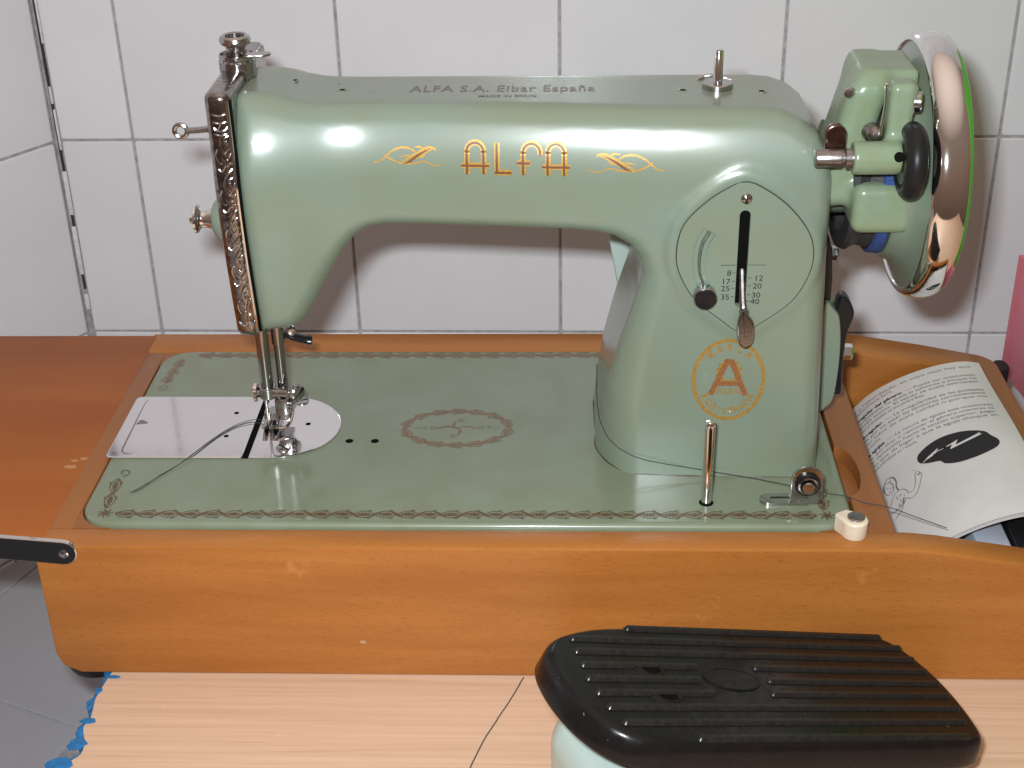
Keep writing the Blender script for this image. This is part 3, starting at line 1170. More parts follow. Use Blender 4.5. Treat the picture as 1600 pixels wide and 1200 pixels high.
arc_text(g3, 'MARCA', 12.4, math.radians(130), math.radians(50), 4.3)
arc_text(g3, 'REGISTRADA', 14.6, math.radians(212), math.radians(328), 4.3, True)
AZ0 = EC[1] - 8.0
for P_ in ([(-8.4, 0), (-.9, 18.4)], [(.9, 18.4), (8.4, 0)]):
    gb.stroke(dense(np.array(P_) + np.array([EC[0], AZ0])), 2.6)
gb.stroke(dense(np.array([(-1.9, 18.1), (1.9, 18.1)]) + np.array([EC[0], AZ0])), 2.2)
gb.stroke(dense(np.array([(-5.6, 6.2), (5.6, 6.2)]) + np.array([EC[0], AZ0])), 2.3)
v, f = text_geo('ALFA', 4.2, .06, 'CENTER')
g3.add(v * np.array([1.15, 1.1]) + np.array([EC[0], AZ0 + .5]), f)
# toothed wheel behind the A
gear = []
for k in range(48):
    a = 2 * PI * k / 48
    r = 6.6 if (k // 2) % 2 else 5.2
    gear.append((EC[0] + r * math.cos(a), AZ0 + 12.2 + r * 1.05 * math.sin(a)))
gi = [(EC[0] + 3.6 * math.cos(a), AZ0 + 11.6 + 3.8 * math.sin(a)) for a in np.linspace(0, 2 * PI, 49)[:-1]]
vv = np.concatenate([np.array(gear), np.array(gi)])
g3.add(vv, [(k, (k + 1) % 48, 48 + (k + 1) % 48, 48 + k) for k in range(48)])
for m_ in gb.mb.v: m_[:, 1] -= 0.26
g3.mb.build('trade_mark_ring', M['gold_dull'], sm, angle=180, label='round gold trade mark on the pillar')
gb.mb.build('trade_mark_letter', M['brown2'], sm, angle=180)

# ---- printed garlands on the bed
def garland(dc, path, amp=2.9, L=10.4, fade=1.0):
    path = np.array(path, float)
    seg = np.linalg.norm(np.diff(path, axis=0), axis=1)
    s = np.concatenate([[0], np.cumsum(seg)])
    tot = s[-1]
    n_ = max(1, round(tot / L))
    L = tot / n_
    ss = np.linspace(0, tot, n_ * 12 + 1)
    px = np.interp(ss, s, path[:, 0])
    py = np.interp(ss, s, path[:, 1])
    t = np.stack([np.gradient(px), np.gradient(py)], 1)
    t /= np.linalg.norm(t, axis=1)[:, None]
    nrm = np.stack([-t[:, 1], t[:, 0]], 1)
    c_ = np.stack([px, py], 1)
    ph = PI * ss / L
    k = len(ss)
    # heavy strand crosses upward, fine strand loops back
    w1 = .6 + 1.6 * np.maximum(0, np.cos(ph) ** 2 - .25) * (np.sin(ph + PI / 2) * 1 > -2)
    dc.stroke(c_ + nrm * (amp * np.sin(ph))[:, None], list(np.minimum(w1, 1.8)))
    dc.stroke(c_ - nrm * (amp * np.sin(ph))[:, None], .55)
    for i in range(n_):
        j = i * 12 + 6
        o, tt, nn_ = c_[j], t[j], nrm[j]
        pts = []
        hl = L * .34
        prof_ = [(-1, 0), (-.75, .42), (-.55, .25), (-.35, .72), (-.12, .45), (.12, .82), (.35, .42), (.62, .55), (.7, .2), (1.05, 0)]
        up_ = [(a, b) for a, b in prof_]
        dn = [(a, -b) for a, b in prof_[::-1][1:-1]]
        for a, b in up_ + dn: pts.append(o + tt * a * hl + nn_ * b * amp * .8)
        dc.poly(pts)
        # little outer tendrils
        for sg_ in (-1, 1):
            q = o + nn_ * sg_ * amp * 1.05
            dc.stroke(smooth_path([q + tt * 1.2, q + tt * 2.4 + nn_ * sg_ * .25, q + tt * 3.5 - nn_ * sg_ * .1], 4), [.35, .75, .3])


def scroll(dc, c_, r0, turns, a0, sgn=1, w=.65):
    a = np.linspace(0, 2 * PI * turns, 26)
    P_ = np.stack([c_[0] + r0 * (1 - a / a[-1] * .8) * np.cos(a0 + sgn * a), c_[1] + r0 * (1 - a / a[-1] * .8) * np.sin(a0 + sgn * a)], 1)
    dc.stroke(P_, [w, w, w * .6])


d = Decal(on_bed)
garland(d, [(-168, 8.4), (168, 9.4)])
garland(d, [(-173.5, 13.5), (-175.5, 40)], amp=2.6, L=11)
garland(d, [(172.5, 14), (173.5, 34)], amp=2.6, L=10)
scroll(d, (-173.8, 45.5), 3.4, 1.1, -PI / 2, 1)
scroll(d, (172.0, 37.5), 2.8, 1.1, -PI / 2, -1)
for cx_ in (-173, 173):
    for k in range(7):
        a = 2 * PI * k / 7
        d.stroke([(cx_, 9), (cx_ + 2.6 * math.cos(a), 9 + 2.6 * math.sin(a)), (cx_ + 4.2 * math.cos(a + .3), 9 + 4.2 * math.sin(a + .3))], [1.4, 1.0, .2])
d.mb.build('front_garland', M['border'], sm, angle=180)
d = Decal(on_bed)
garland(d, [(-165, 173.4), (168, 173.4)], amp=2.8, L=10.4)
garland(d, [(-173.5, 168), (-176.5, 140)], amp=2.6, L=11)
scroll(d, (-177.0, 134), 3.4, 1.1, PI / 2, -1)
d.mb.build('rear_garland', M['border_red'], sm, angle=180)
OC = (-8.3, 90.5)
d = Decal(on_bed)
garland(d, [(OC[0] + 27.6 * math.cos(a), OC[1] + 17.6 * math.sin(a)) for a in np.linspace(0, 2 * PI, 97)], amp=2.3, L=10.2)
for sx in (1, -1):
    d.stroke(smooth_path([(OC[0], OC[1]), (OC[0] + sx * 5, OC[1] + 1.6 * 1), (OC[0] + sx * 9, OC[1] - sx * 0 + .2), (OC[0] + sx * 12, OC[1] - 1.2)], 6), [.4, 1.2, .8, .3])
    scroll(d, (OC[0] + sx * 12.6, OC[1] + .4), 1.9, 1.3, -PI / 2, sx, .35)
    scroll(d, (OC[0] + sx * 17.0, OC[1] + .4), 1.6, 1.2, PI, -sx, .3)
    d.stroke([(OC[0] + sx * 19, OC[1]), (OC[0] + sx * 23.5, OC[1])], .22)
    d.stroke(smooth_path([(OC[0], OC[1]), (OC[0] + sx * 1.9, OC[1] - sx * 3), (OC[0] + sx * 1.0, OC[1] - sx * 7.5)], 6), [.4, 1.5, .4])
    scroll(d, (OC[0] - sx * 1.6, OC[1] - sx * 8.6), 2.1, 1.3, 0, sx, .35)
d.mb.build('oval_wreath', M['border_red'], sm, angle=180, label='oval copper wreath printed on the bed')
# holes in the bed, dirt specks
for x, yy in ((-63.7, 77), (-50.3, 77)):
    mb = MB()
    mb.add(*lathe([(0, .10), (1.9, .10), (2.1, .03)], (x, yy, 0), (0, 0, 1), 20, cap=False))
    mb.build('screw_hole', M['dark'], sm)

# ---- slide plate and needle plate
PZ = 1.1
mb = MB()
P = rrect(-187.4, -116.6, 58.8, 122.6, [1, 1, 3, 3], 6)
mb.add(*prism(P, [(.2, .15), (0, .5), (0, PZ - .25), (.5, PZ)]))
spl = mb.build('slide_plate', M['plate'], sm, label='polished slide plate on the bed')
mb = MB()
P = [(-186, 62), (-181.5, 62)] + []
mb.add(*prism([(-180.6, 91.6), (-174.4, 92.6), (-174.2, 94.2), (-178.2, 97.0), (-179.0, 96.5)], [(0, PZ - .1), (0, PZ + .06)]))
mb.build('arrow_mark', M['steel'], spl)
d = Decal(lambda v_, l_: np.stack([v_[:, 0], v_[:, 1], np.full(len(v_), PZ + .05 + l_ * .2)], 1))
d.stroke(smooth_path([(-174, 61.8), (-178, 62.4), (-180.3, 65.5), (-180.6, 72), (-180.9, 90), (-181.2, 112), (-180.5, 119)], 6), [.3, .9, .9, .6, .25])
d.mb.build('pressed_groove', M['steel'], spl, angle=180)
mb = MB()
rc = 31.8
P = [(-113.2, 58.9)] + [(-102.0 + rc * math.cos(a), 90.7 + rc * math.sin(a)) for a in np.linspace(-PI / 2, PI / 2, 36)] + [(-113.2, 122.5)]
mb.add(*prism(P, [(.2, .15), (0, .5), (0, PZ - .25), (.5, PZ)]))
npl = mb.build('needle_plate', M['plate'], sm, label='polished half-round needle plate')
mb = MB()
mb.add(*box(-117, -112.9, 59.2, 122.3, .12, .32))
mb.build('plate_gap', M['dark'], sm)
for x, yy in ((-128.5, 104.3), (-129, 80)):
    mb = MB()
    mb.add(*lathe([(0, PZ + .07), (1.3, PZ + .07), (1.4, PZ - .1)], (x, yy, 0), n=18, cap=False))
    mb.build('hole', M['dark'], spl)
mb = MB()
mb.add(*lathe([(0, PZ + .07), (1.4, PZ + .07), (1.5, PZ - .1)], (-87.7, 92.7, 0), n=18, cap=False))
mb.build('hole', M['dark'], npl)
for x, yy, a in ((-95.1, 116.9, .5), (-96.7, 67.9, -.7)):
    mb = MB()
    mb.add(*lathe([(4.0, PZ - .1), (4.0, PZ + .35), (3.6, PZ + .7), (0, PZ + .9)], (x, yy, 0), n=28))
    s_ = mb.build('screw', M['nickel'], npl)
    mb = MB()
    co, si = math.cos(a), math.sin(a)
    P = [(x + co * p - si * q, yy + si * p + co * q) for p, q in ((-3.5, -.3), (3.5, -.3), (3.5, .3), (-3.5, .3))]
    mb.add(*prism(P, [(0, PZ + .6), (0, PZ + .98)]))
    mb.build('screw_slot', M['dark'], npl)
# feed dog opening
mb = MB()
mb.add(*box(-109.5, -107.6, 84, 99, PZ - .2, PZ + .1))
mb.add(*box(-104.5, -102.8, 84, 99, PZ - .2, PZ + .1))
mb.build('feed_slot', M['dark'], npl)

# ---- face plate: chrome shell over the head end, with scroll relief
def face(x, y, z):
    H = body_half(np.full_like(z, -103.0) if np.ndim(z) else -103.0, np.minimum(z, 160.0)) - .2
    qx = np.abs(x + 104.8) - 6.0 + 5.0
    qy = np.abs(y - AX) - H + 5.0
    zz = np.abs(z - 133) - 62 + 3.0
    o = np.sqrt(np.maximum(qx, 0) ** 2 + np.maximum(qy, 0) ** 2) + np.minimum(np.maximum(qx, qy), 0) - 5.0
    q = o + 3.0
    return np.sqrt(np.maximum(q, 0) ** 2 + np.maximum(zz, 0) ** 2) + np.minimum(np.maximum(q, zz), 0) - 3.0


V, F = sdf_mesh(face, (-117, 36, 68), (-97, 148, 203), 1.6)
mb = MB()
mb.add(V, F)
fp = mb.build('face_plate', mat('etched_chrome', (0.36, 0.325, 0.31), rough=0.16, metal=1, var=.5, vscale=260, bump=0.25, bscale=330), sm, angle=60)


def face_front(x, z):
    lo = np.full(x.shape, 30.0)
    hi = np.full(x.shape, 85.0)
    for _ in range(24):
        m_ = (lo + hi) / 2
        i = face(x, m_, z) < 0
        hi = np.where(i, m_, hi)
        lo = np.where(i, lo, m_)
    return hi


def face_tube(P2, r):
    P2 = smooth_path([(-100.6 + (p[0] + 100.6) * .78, p[1] - 4) for p in P2], 6)
    y_ = face_front(P2[:, 0], P2[:, 1])
    return tube(np.stack([P2[:, 0], y_ - .1, P2[:, 1]], 1), r, 7)


mb = MB()
for k in range(5):
    z0 = 176 - k * 19.5
    mb.add(*face_tube([(-101.2, z0 + 8), (-104.5, z0 + 5), (-106.5, z0), (-104.5, z0 - 4), (-102.2, z0 - 1.5), (-103.2, z0 + 1.5)], [.9, .8, .7, .8, .9, 1.0] + [.8] * 0 if False else .5))
    mb.add(*face_tube([(-100.8, z0 - 4), (-103.5, z0 - 7), (-107.5, z0 - 9), (-109.5, z0 - 5), (-108.2, z0 - 2)], .42))
    mb.add(*face_tube([(-104.5, z0 + 10), (-107, z0 + 7), (-109, z0 + 8)], .42))
    mb.add(*face_tube([(-101.5, z0 + 4), (-104, z0 + 2.4), (-103.8, z0 - .6)], .4))
    mb.add(*face_tube([(-106.5, z0 - 6), (-104, z0 - 10), (-101.2, z0 - 9)], .45))
for zz in (190, 186.5, 183, 181):
    mb.add(*face_tube([(-101.5, zz), (-105, zz - .6), (-109, zz)], .55))
mb.add(*face_tube([(-110.5, 84), (-107, 82), (-104, 84.5), (-101, 82.5)], .8))
mb.add(*face_tube([(-104, 85), (-103.5, 92), (-102, 97)], .85))
mb.build('scroll_relief', M['nickel'], fp)
mb = MB()
pts = [(-100.0, z_) for z_ in np.linspace(74, 192, 40)]
pp = np.array(pts)
hh = body_half(np.full(40, -100.0), np.minimum(pp[:, 1], 160.0))
mb.add(*tube(np.stack([pp[:, 0] - .2, AX - hh + 1.6 - .9 * np.sin(np.linspace(0, 9, 40)) * .6, pp[:, 1]], 1), .95, 8))
mb.build('edge_bead', M['chrome'], fp)
mb = MB()
mb.add(*tube(np.stack([pp[:, 0] + 1.2, AX - hh + 1.9, pp[:, 1]], 1), .65, 6))
mb.build('seam', M['dark'], fp)

# ---- presser-bar pressure knob on top of the head
kx, ky = -103.6, 92
kn = thing('pressure_knob', (kx, ky, 195), parent=sm)
mb = MB()
mb.add(*lathe([(8.6, 195), (8.6, 198.0), (7.6, 198.4)], (kx, ky, 0), n=36))
mb.build('collar', M['steel'], kn)
mb = MB()
n_ = 44
prof_k = []
for zi in np.linspace(198.2, 207.2, 13):
    prof_k.append(zi)
v, f = [], []
for i, zi in enumerate(prof_k):
    for k in range(n_):
        r = 8.2 + (.42 if (k + i) % 2 else -.2)
        if i in (0, len(prof_k) - 1): r = 7.9
        a = 2 * PI * k / n_
        v.append((kx + r * math.cos(a), ky + r * math.sin(a), zi))
for i in range(len(prof_k) - 1):
    for k in range(n_):
        f.append((i * n_ + k, i * n_ + (k + 1) % n_, (i + 1) * n_ + (k + 1) % n_, (i + 1) * n_ + k))
f.append(tuple((len(prof_k) - 1) * n_ + k for k in range(n_)))
mb.add(v, f)
mb.build('knurled_ring', M['nickel'], kn, angle=20)
mb = MB()
mb.add(*lathe([(8.0, 207.3), (8.3, 208.2), (8.2, 209.4), (7.6, 209.6), (7.2, 208.2), (4.6, 207.8)], (kx, ky, 0), n=36, cap=False))
mb.build('ring_lip', M['nickel'], kn)
mb = MB()
mb.add(*lathe([(4.8, 207), (4.6, 212.0), (5.0, 213.4), (6.8, 214.3), (7.4, 215.8), (7.0, 217.4), (5.6, 218.2), (4.4, 217.8), (4.2, 215.5), (0, 215.0)], (kx, ky, 0), n=36))
mb.build('plunger', M['nickel'], kn)
mb = MB()
P = [(kx + 4, ky - 6.5), (kx + 8.5, ky - 6.5), (kx + 14, ky - 5.5), (kx + 16.5, ky - 2.5), (kx + 15, ky + .5), (kx + 9, ky + 0), (kx + 5, ky - 1)]
mb.add(*slab(smooth_path(P, 4, True), 209.0, 210.2, .4))
mb.build('release_tab', M['nickel'], kn)
# shift the whole knob so that its foot meets the head top
kn.location.z += -0.0085

# ---- take-up lever, thread tension
tk = thing('take_up_lever', (-115, 74, 170), parent=sm)
P3 = smooth_path([(-104, 78, 170.5), (-114, 77, 170), (-121, 77, 169.2), (-127.5, 77, 168.8)], 5)
mb = MB()
mb.add(*tube(P3, [2.6] * 8 + [2.1] * (len(P3) - 8), 10, flat=.7))
a = np.linspace(0, 2 * PI, 25)
mb.add(*tube(np.stack([-130.4 + 3.0 * np.cos(a), np.full(25, 77.0), 168.8 + 3.0 * np.sin(a)], 1), 1.15, 8, cap=False))
mb.build('lever_arm', M['nickel'], tk)
tn = thing('thread_tension', (-118, 84, 124), parent=sm)
TO = (-106.5, 78, 124.3)
mb = MB()
mb.add(*lathe([(12.6, 0), (12.6, 5), (11.6, 8), (10.6, 8.6), (10.4, 10.5), (8.8, 12.5), (7.4, 13.4)], TO, (-1, 0, 0), 36))
mb.build('spring_cup', M['paint'], tn)
mb = MB()
mb.add(*lathe([(5.6, 12), (5.4, 14.5), (4.4, 16.5), (4.2, 19), (5.2, 20.8), (6.8, 21.6), (6.9, 22.6), (5.0, 23.4), (2.4, 23.6), (2.4, 25.2), (0, 25.4)], TO, (-1, 0, 0), 36))
mb.build('tension_nut', M['chrome'], tn)

# ---- needle bar, presser bar and foot
mb = MB()
mb.add(*lathe([(3.3, 20), (3.3, 80)], (-106.2, 88, 0), n=28))
mb.build('needle_bar', M['steel_bar'], sm)
mb = MB()
mb.add(*lathe([(2.9, 14), (2.9, 50), (3.5, 50.2), (3.5, 80)], (-98.8, 92, 0), n=28))
mb.build('presser_bar', M['steel_bar'], sm)
lv_ = thing('presser_lifter', (-92, 100, 50), parent=sm)
mb = MB()
mb.add(*tube(smooth_path([(-97, 97, 52.5), (-92, 99, 50.0), (-86, 101, 47.2), (-83, 101.5, 46.6)], 5), [2.4] * 4 + [3.0] * 7 + [3.2] * 4 + [2.4], 12, flat=.75))
mb.build('lifter_handle', M['black'], lv_)
mb = MB()
mb.add(*lathe([(2.6, 0), (2.6, 2.0), (1.8, 2.8), (0, 3)], (-91.5, 92, 57.5), (.3, -1, 0), 20))
mb.build('lifter_screw', M['nickel'], lv_)
nc = thing('needle_clamp', (-104, 88, 22), parent=sm)
mb = MB()
mb.add(*lathe([(4.3, -2.6), (4.6, -2.2), (4.6, 3.4), (4.2, 3.8)], (-106.2, 88, 23), n=24))
mb.add(*lathe([(2.6, 0), (2.6, 8.5), (2.2, 9)], (-103.5, 86.5, 24.0), (1, -.05, 0), 20))
mb.add(*lathe([(1.2, 8), (1.2, 12)], (-103.5, 86.5, 24.0), (1, -.05, 0), 14))
mb.build('clamp_body', M['nickel'], nc)
mb = MB()
n_ = 36
v, f = [], []
for i, (rr_, t_) in enumerate([(0, 0), (4.0, 0), (4.6, .5), (4.6, 2.2), (4.0, 2.7), (0, 2.7)]):
    for k in range(n_):
        a = 2 * PI * k / n_
        r = rr_ + (.25 if k % 2 and 1 < i < 4 else 0)
        v.append((-113.5 + t_, 86.8 + r * math.cos(a), 23.6 + r * math.sin(a)))
for i in range(5):
    for k in range(n_): f.append((i * n_ + k, i * n_ + (k + 1) % n_, (i + 1) * n_ + (k + 1) % n_, (i + 1) * n_ + k))
mb.add(v, f)
mb.add(*lathe([(1.6, 0), (1.6, 5)], (-111, 86.8, 23.6), (1, 0, 0), 14))
mb.build('knurled_disc', M['chrome'], nc, angle=25)
mb = MB()
mb.add(*lathe([(3.0, 0), (4.3, .4), (4.5, 1.2), (4.3, 2.6), (3.6, 3.2), (0, 3.4)], (-91.4, 86.2, 24.0), (.75, -.66, 0.1), 26))
ts = mb.build('thumb_screw', M['nickel'], nc)
mb = MB()
mb.add(*tube([(-88.9 - 2.5, 83.9 - 2.6, 22.0), (-88.9 + 2.2, 83.9 + 2.4, 26.3)], .38, 4))
mb.build('screw_slot', M['dark'], nc)
mb = MB()
mb.add(*lathe([(.9, 21), (.75, 8), (.3, 2.2), (0, 1.2)], (-107.2, 86.4, 0), n=12, cap=False))
mb.build('needle', M['chrome'], sm)
ft = thing('presser_foot', (-101, 88, 1), parent=sm)
mb = MB()
mb.add(*box(-103.2, -96.2, 86.5, 94, 6.5, 19.5, 1.2))
mb.add(*lathe([(3.2, 0), (3.4, .8), (3.4, 3.2), (2.8, 3.8), (0, 4)], (-97, 92, 14.5), (1, -.3, 0), 22))
mb.build('shank', M['nickel'], ft)
mb = MB()
for x0, x1 in ((-110.6, -107.9), (-106.4, -102.2)):
    P3 = [(86, 1.4), (99, 1.4), (100.5, 3.2), (97, 8.5), (92, 8.5), (91, 5), (87, 3.0), (82.5, 5.4), (81.2, 4.8)]
    mb.add(*slab(P3, x0, x1, .5, YZ))
mb.add(*slab([(88, 6), (98, 6), (98, 9), (90, 9)], -108, -96, .6, YZ))
mb.build('toes', M['nickel'], ft)
mb = MB()
mb.add(*tube(smooth_path([(-96.2, 95, 16), (-95.0, 93, 11), (-95.8, 88, 6), (-98, 84, 4.2), (-101.5, 82, 4.6)], 6), .9, 8))
mb.build('side_guide', M['chrome'], ft)

# ---- stitch-length plate on the pillar
PY = BOSS_Y - 1.6
slot1 = [(130.3 + 2.5 * math.cos(a), (138 if math.sin(a) > 0 else 95) + 2.5 * math.sin(a)) for a in np.linspace(0, 2 * PI, 33)[:-1]]
arcp = smooth_path([(114.8, 130.4), (111.6, 124), (110.6, 116), (111.2, 109), (113.6, 102)], 6)
slot2 = []
v2, _ = ribbon(arcp, 6.2)
k2 = len(arcp)
slot2 = list(v2[:k2]) + list(v2[k2:][::-1])
st_pl = thing('stitch_plate', (131, 47, 116), parent=sm)
fnp = lambda a, b, c: (a, PY + c, b)
mb = MB()
mb.add(*curve_geo([dial, slot1, slot2], 1.0, fnp))
mb.build('scale_plate', M['paint'], st_pl, angle=30)
mb = MB()
mb.add(*slab(offset_poly(ccw(dial), -.35), BOSS_Y - .45, BOSS_Y - .05, 0, XZ))
mb.v[0] = mb.v[0]
mb = MB()
dd = offset_poly(ccw(dial), -.32)
for i_ in range(2): pass
loop = np.array([(p[0], PY + .05, p[1]) for p in list(dd) + [dd[0]]])
mb.add(*tube(loop, .24, 5, cap=False))
mb.build('plate_seam', mat('green_shadow_gap', (0.05, 0.06, 0.04), rough=.7, spec=.1), st_pl)
mb = MB()
mb.add(*box(127.9, 132.7, BOSS_Y + 1.2, BOSS_Y + 1.8, 93, 140))
mb.build('slot_shade', M['dark'], st_pl)  # black sheet added behind the slot to stand in for its inner shade
mb = MB()
pth = np.array([(p[0], PY + .75, p[1]) for p in arcp])
mb.add(*tube(pth, 3.0, 8, flat=.22))
mb.build('curved_track', mat('greased_track', (0.20, 0.22, 0.15), rough=.4, var=.4, vscale=300), st_pl)
mb = MB()
mb.add(*lathe([(2.6, 0), (2.5, .7), (1.6, 1.5), (0, 1.8)], (130.4, PY - .5, 146.2), (0, -1, 0), 24))
s_ = mb.build('screw', M['nickel'], st_pl)
mb = MB()
mb.add(*box(130.1, 130.6, PY - 2.4, PY - 1.7, 144.2, 148.2))
mb.build('screw_slot', M['dark'], st_pl)
on_plate = lambda v_, l_: np.stack([v_[:, 0], np.full(len(v_), PY - .5 - l_ * .6), v_[:, 1]], 1)
d = Decal(on_plate)
for tx, x, z, al in (('8', 125.6, 108.3, 'RIGHT'), ('17', 125.4, 104.1, 'RIGHT'), ('25', 125.4, 100.5, 'RIGHT'), ('35', 125.4, 96.2, 'RIGHT'),
                     ('12', 136.0, 105.8, 'LEFT'), ('20', 135.6, 101.8, 'LEFT'), ('30', 135.3, 97.2, 'LEFT'), ('40', 135.0, 93.9, 'LEFT')):
    v, f = text_geo(tx, 4.1, .0, al)
    d.add(v * np.array([1.05, .95]) + np.array([x, z]), f)
for z in (109.7, 105.5, 102.0, 97.7): d.stroke([(125.9, z), (127.4, z)], .28)
for z in (107.2, 103.2, 98.7, 95.4): d.stroke([(133.2, z), (134.9, z)], .28)
d.stroke([(120.5, 113.6), (127.5, 113.7)], .25)
d.stroke([(133.2, 113.7), (141.0, 113.6)], .25)
d.mb.build('scale_numbers', M['ink'], st_pl, angle=180)
lev = thing('stitch_lever', (131, 44, 90), parent=sm)
mb = MB()
pts = smooth_path([(130.6, 56, 116), (130.7, 50, 110), (131.0, 46.3, 102), (131.4, 43.5, 95.0), (132.2, 41.0, 89.5)], 5)
mb.add(*tube(pts, [1.6] * 10 + [1.7] * 8 + [2.2] * (len(pts) - 18), 10))
mb.build('lever_shaft', M['steel'], lev)
mb = MB()
P = smooth_path([(131.2, 93.5), (134.0, 90.5), (136.4, 87.0), (136.9, 81), (136.2, 76.6), (133.3, 74.3), (130.2, 76.2), (129.0, 81), (129.0, 86.5), (129.8, 90.5)], 5, True)
mb.add(*slab(P, 38.6, 41.8, .8, lambda a, b, c: (a, c + (b - 90) * -.0 - .12 * (90 - b) * .6, b)))
mb.build('lever_paddle', M['steel_bar'], lev)
kb = thing('stop_knob', (113.5, 44, 98.8), parent=sm)
mb = MB()
mb.add(*lathe([(5.4, .3), (5.4, 5.0), (5.0, 5.4), (0, 5.4)], (113.7, PY - .4, 98.8), (0, -1, 0), 32))
mb.build('knob_rim', M['nickel'], kb)
mb = MB()
mb.add(*lathe([(4.9, 5.2), (4.9, 6.0), (4.3, 6.5), (0, 6.7)], (113.7, PY - .4, 98.8), (0, -1, 0), 32))
mb.build('knob_face', M['black'], kb)

# ---- spool pins
for (x, yy, z0, z1, base_r, nm) in ((119.8, 92, 182.0, 201, 7.2, 'arm'), (116.9, 20, 0.1, 45.5, 3.5, 'bed')):
    pn = thing('spool_pin', (x, yy, z0), parent=sm)
    mb = MB()
    r = 2.2 if nm == 'arm' else 2.5
    mb.add(*lathe([(r, z0), (r, z1 - 3.2), (r * .97, z1 - 3.1), (r * .97, z1 - 1.2), (r * .75, z1 - .3), (0, z1)], (x, yy, 0), n=24))
    mb.build('pin', M['chrome'], pn)
    mb = MB()
    if nm == 'arm':
        mb.add(*lathe([(base_r, z0), (base_r, z0 + 3.0), (base_r - .5, z0 + 3.4), (2.2, z0 + 3.4)], (x, yy, 0), n=36, cap=False))
    else:
        mb.add(*lathe([(base_r, z0), (base_r - .4, z0 + .5), (2.5, z0 + .6)], (x, yy, 0), n=30, cap=False))
    mb.build('washer', M['nickel'] if nm == 'arm' else M['dark'], pn)
mb = MB()
mb.add(*tube(smooth_path([(110, 104, 181.5), (114, 106, 183.6), (118, 106, 184.4), (124, 106, 183.2), (130, 104, 181.5)], 5), .9, 8))
mb.build('thread_guide', M['nickel'], sm)

# ---- bobbin tension bracket on the bed
bt = thing('winder_tension', (158, 22, 0), parent=sm)
mb = MB()
sl_o = rrect(142.5, 165, 17.5, 26, [.5, .5, 4.2, 4.2], 6)
sl_i = rrect(147.5, 158.5, 20.4, 23.2, 1.35, 5)
mb.add(*curve_geo([sl_o, sl_i], 1.4, lambda a, b, c: (a, b, .85 + c)))
P = [(156.4, .2), (172.2, .2), (172.2, 13)] + [(164.3 + 7.9 * math.cos(a), 13 + 7.9 * math.sin(a)) for a in np.linspace(0, PI, 18)] + [(156.4, 13)]
mb.add(*slab(P, 18.6, 20.2, .35, XZ))
mb.build('bracket', M['nickel'], bt, angle=30)
mb = MB()
mb.add(*lathe([(6.2, 0), (6.2, .8), (5.6, 1.4), (4.0, 1.0)], (164.3, 18.4, 11.6), (0, -1, 0), 32))
mb.build('tension_disc', M['black'], bt)
mb = MB()
mb.add(*lathe([(4.6, .9), (4.7, 2.0), (3.9, 2.2), (3.7, 1.4)], (164.3, 18.4, 11.6), (0, -1, 0), 32, cap=False))
mb.add(*lathe([(3.0, 1), (3.0, 3.6), (2.6, 4.1), (0, 4.2)], (164.3, 18.4, 11.6), (0, -1, 0), 26))
mb.build('tension_stud', M['nickel'], bt)

# ---- hand wheel
WZ = 144.0
hw = thing('hand_wheel', (210, AX, WZ), parent=sm)
xax = (1, 0, 0)
mb = MB()
mb.add(*lathe([(20, 198), (42, 198.5), (43.5, 200), (44.5, 203), (48, 206.5), (55, 209.2), (58.2, 210.2), (58.4, 214), (50, 222), (20, 222)], (0, AX, WZ), xax, 96, cap=False))
mb.build('wheel_disc', M['paint'], hw, angle=40)
mb = MB()
rim = [(57.0, 211.5), (57.6, 209.6), (59.0, 209.0), (61.0, 210.6), (62.5, 214.0), (62.9, 218.0), (62.2, 222.0), (60.0, 225.4), (56.0, 227.2), (52, 227.2), (50, 225.5)]
rim = smooth_path(rim, 4)
mb.add(*lathe([tuple(p) for p in rim], (0, AX, WZ), xax, 120, cap=False))
mb.build('chrome_rim', M['chrome'], hw, angle=180)
mb = MB()
mb.add(*lathe([(30, 179), (38.5, 179.5), (39.5, 182), (37, 187), (39, 193), (39.5, 195)], (0, AX, WZ), xax, 72, cap=False))
mb.build('drive_belt', M['belt'], hw)
mb = MB()
mb.add(*lathe([(39.2, 192.2), (41, 193), (41.3, 197.4), (39.5, 198.4)], (0, AX, WZ), xax, 72, cap=False))
mb.build('cloth_band', M['cloth_blue'], hw)
mb = MB()
mb.add(*lathe([(22, 171), (22, 181), (20, 182)], (0, AX, WZ), xax, 48))
mb.build('shaft_collar', M['paint'], hw)

# ---- bobbin winder and its bracket on the right end
bwn = thing('bobbin_winder', (186, 60, 120), parent=sm)


def winder_cast(x, y, z):
    a = rb(171.5, 185, 60, 98, 136, 197.5, 5)(x - .26 * (z - 168), y, z)
    b = rb(180, 205.5, 64, 98, 187.5, 198.5, 2.6)(x, y, z)
    c = rb(179, 207, 48, 80, 126.5, 150, 5)(x, y, z)
    e = rb(171, 186, 58, 76, 138, 194, 5)(x - .18 * (z - 168), y, z)
    r = smin(smin(a, b, 6), e, 7)
    pul = np.maximum(np.sqrt((y - AX) ** 2 + (z - WZ) ** 2) - 42.5, 188.5 - x)
    return smin(np.maximum(r, -pul), c, 6)


V, F = sdf_mesh(winder_cast, (165, 46, 119), (212, 132, 209), 1.5)
mb = MB()
mb.add(V, F)
mb.build('winder_casting', M['paint_light'], bwn, angle=45)


def winder_arm(x, y, z):
    a = rb(188.8, 199.4, 41, 52, 166, 199, 3)(x, y, z)
    b = xcyl(38, 167.5, 7.2, 174, 194.6, 1.0)(x, y, z)
    c = rb(194, 201, 43, 54, 186, 198, 2.5)(x, y, z)
    return smin(smin(a, b, 5), c, 3)


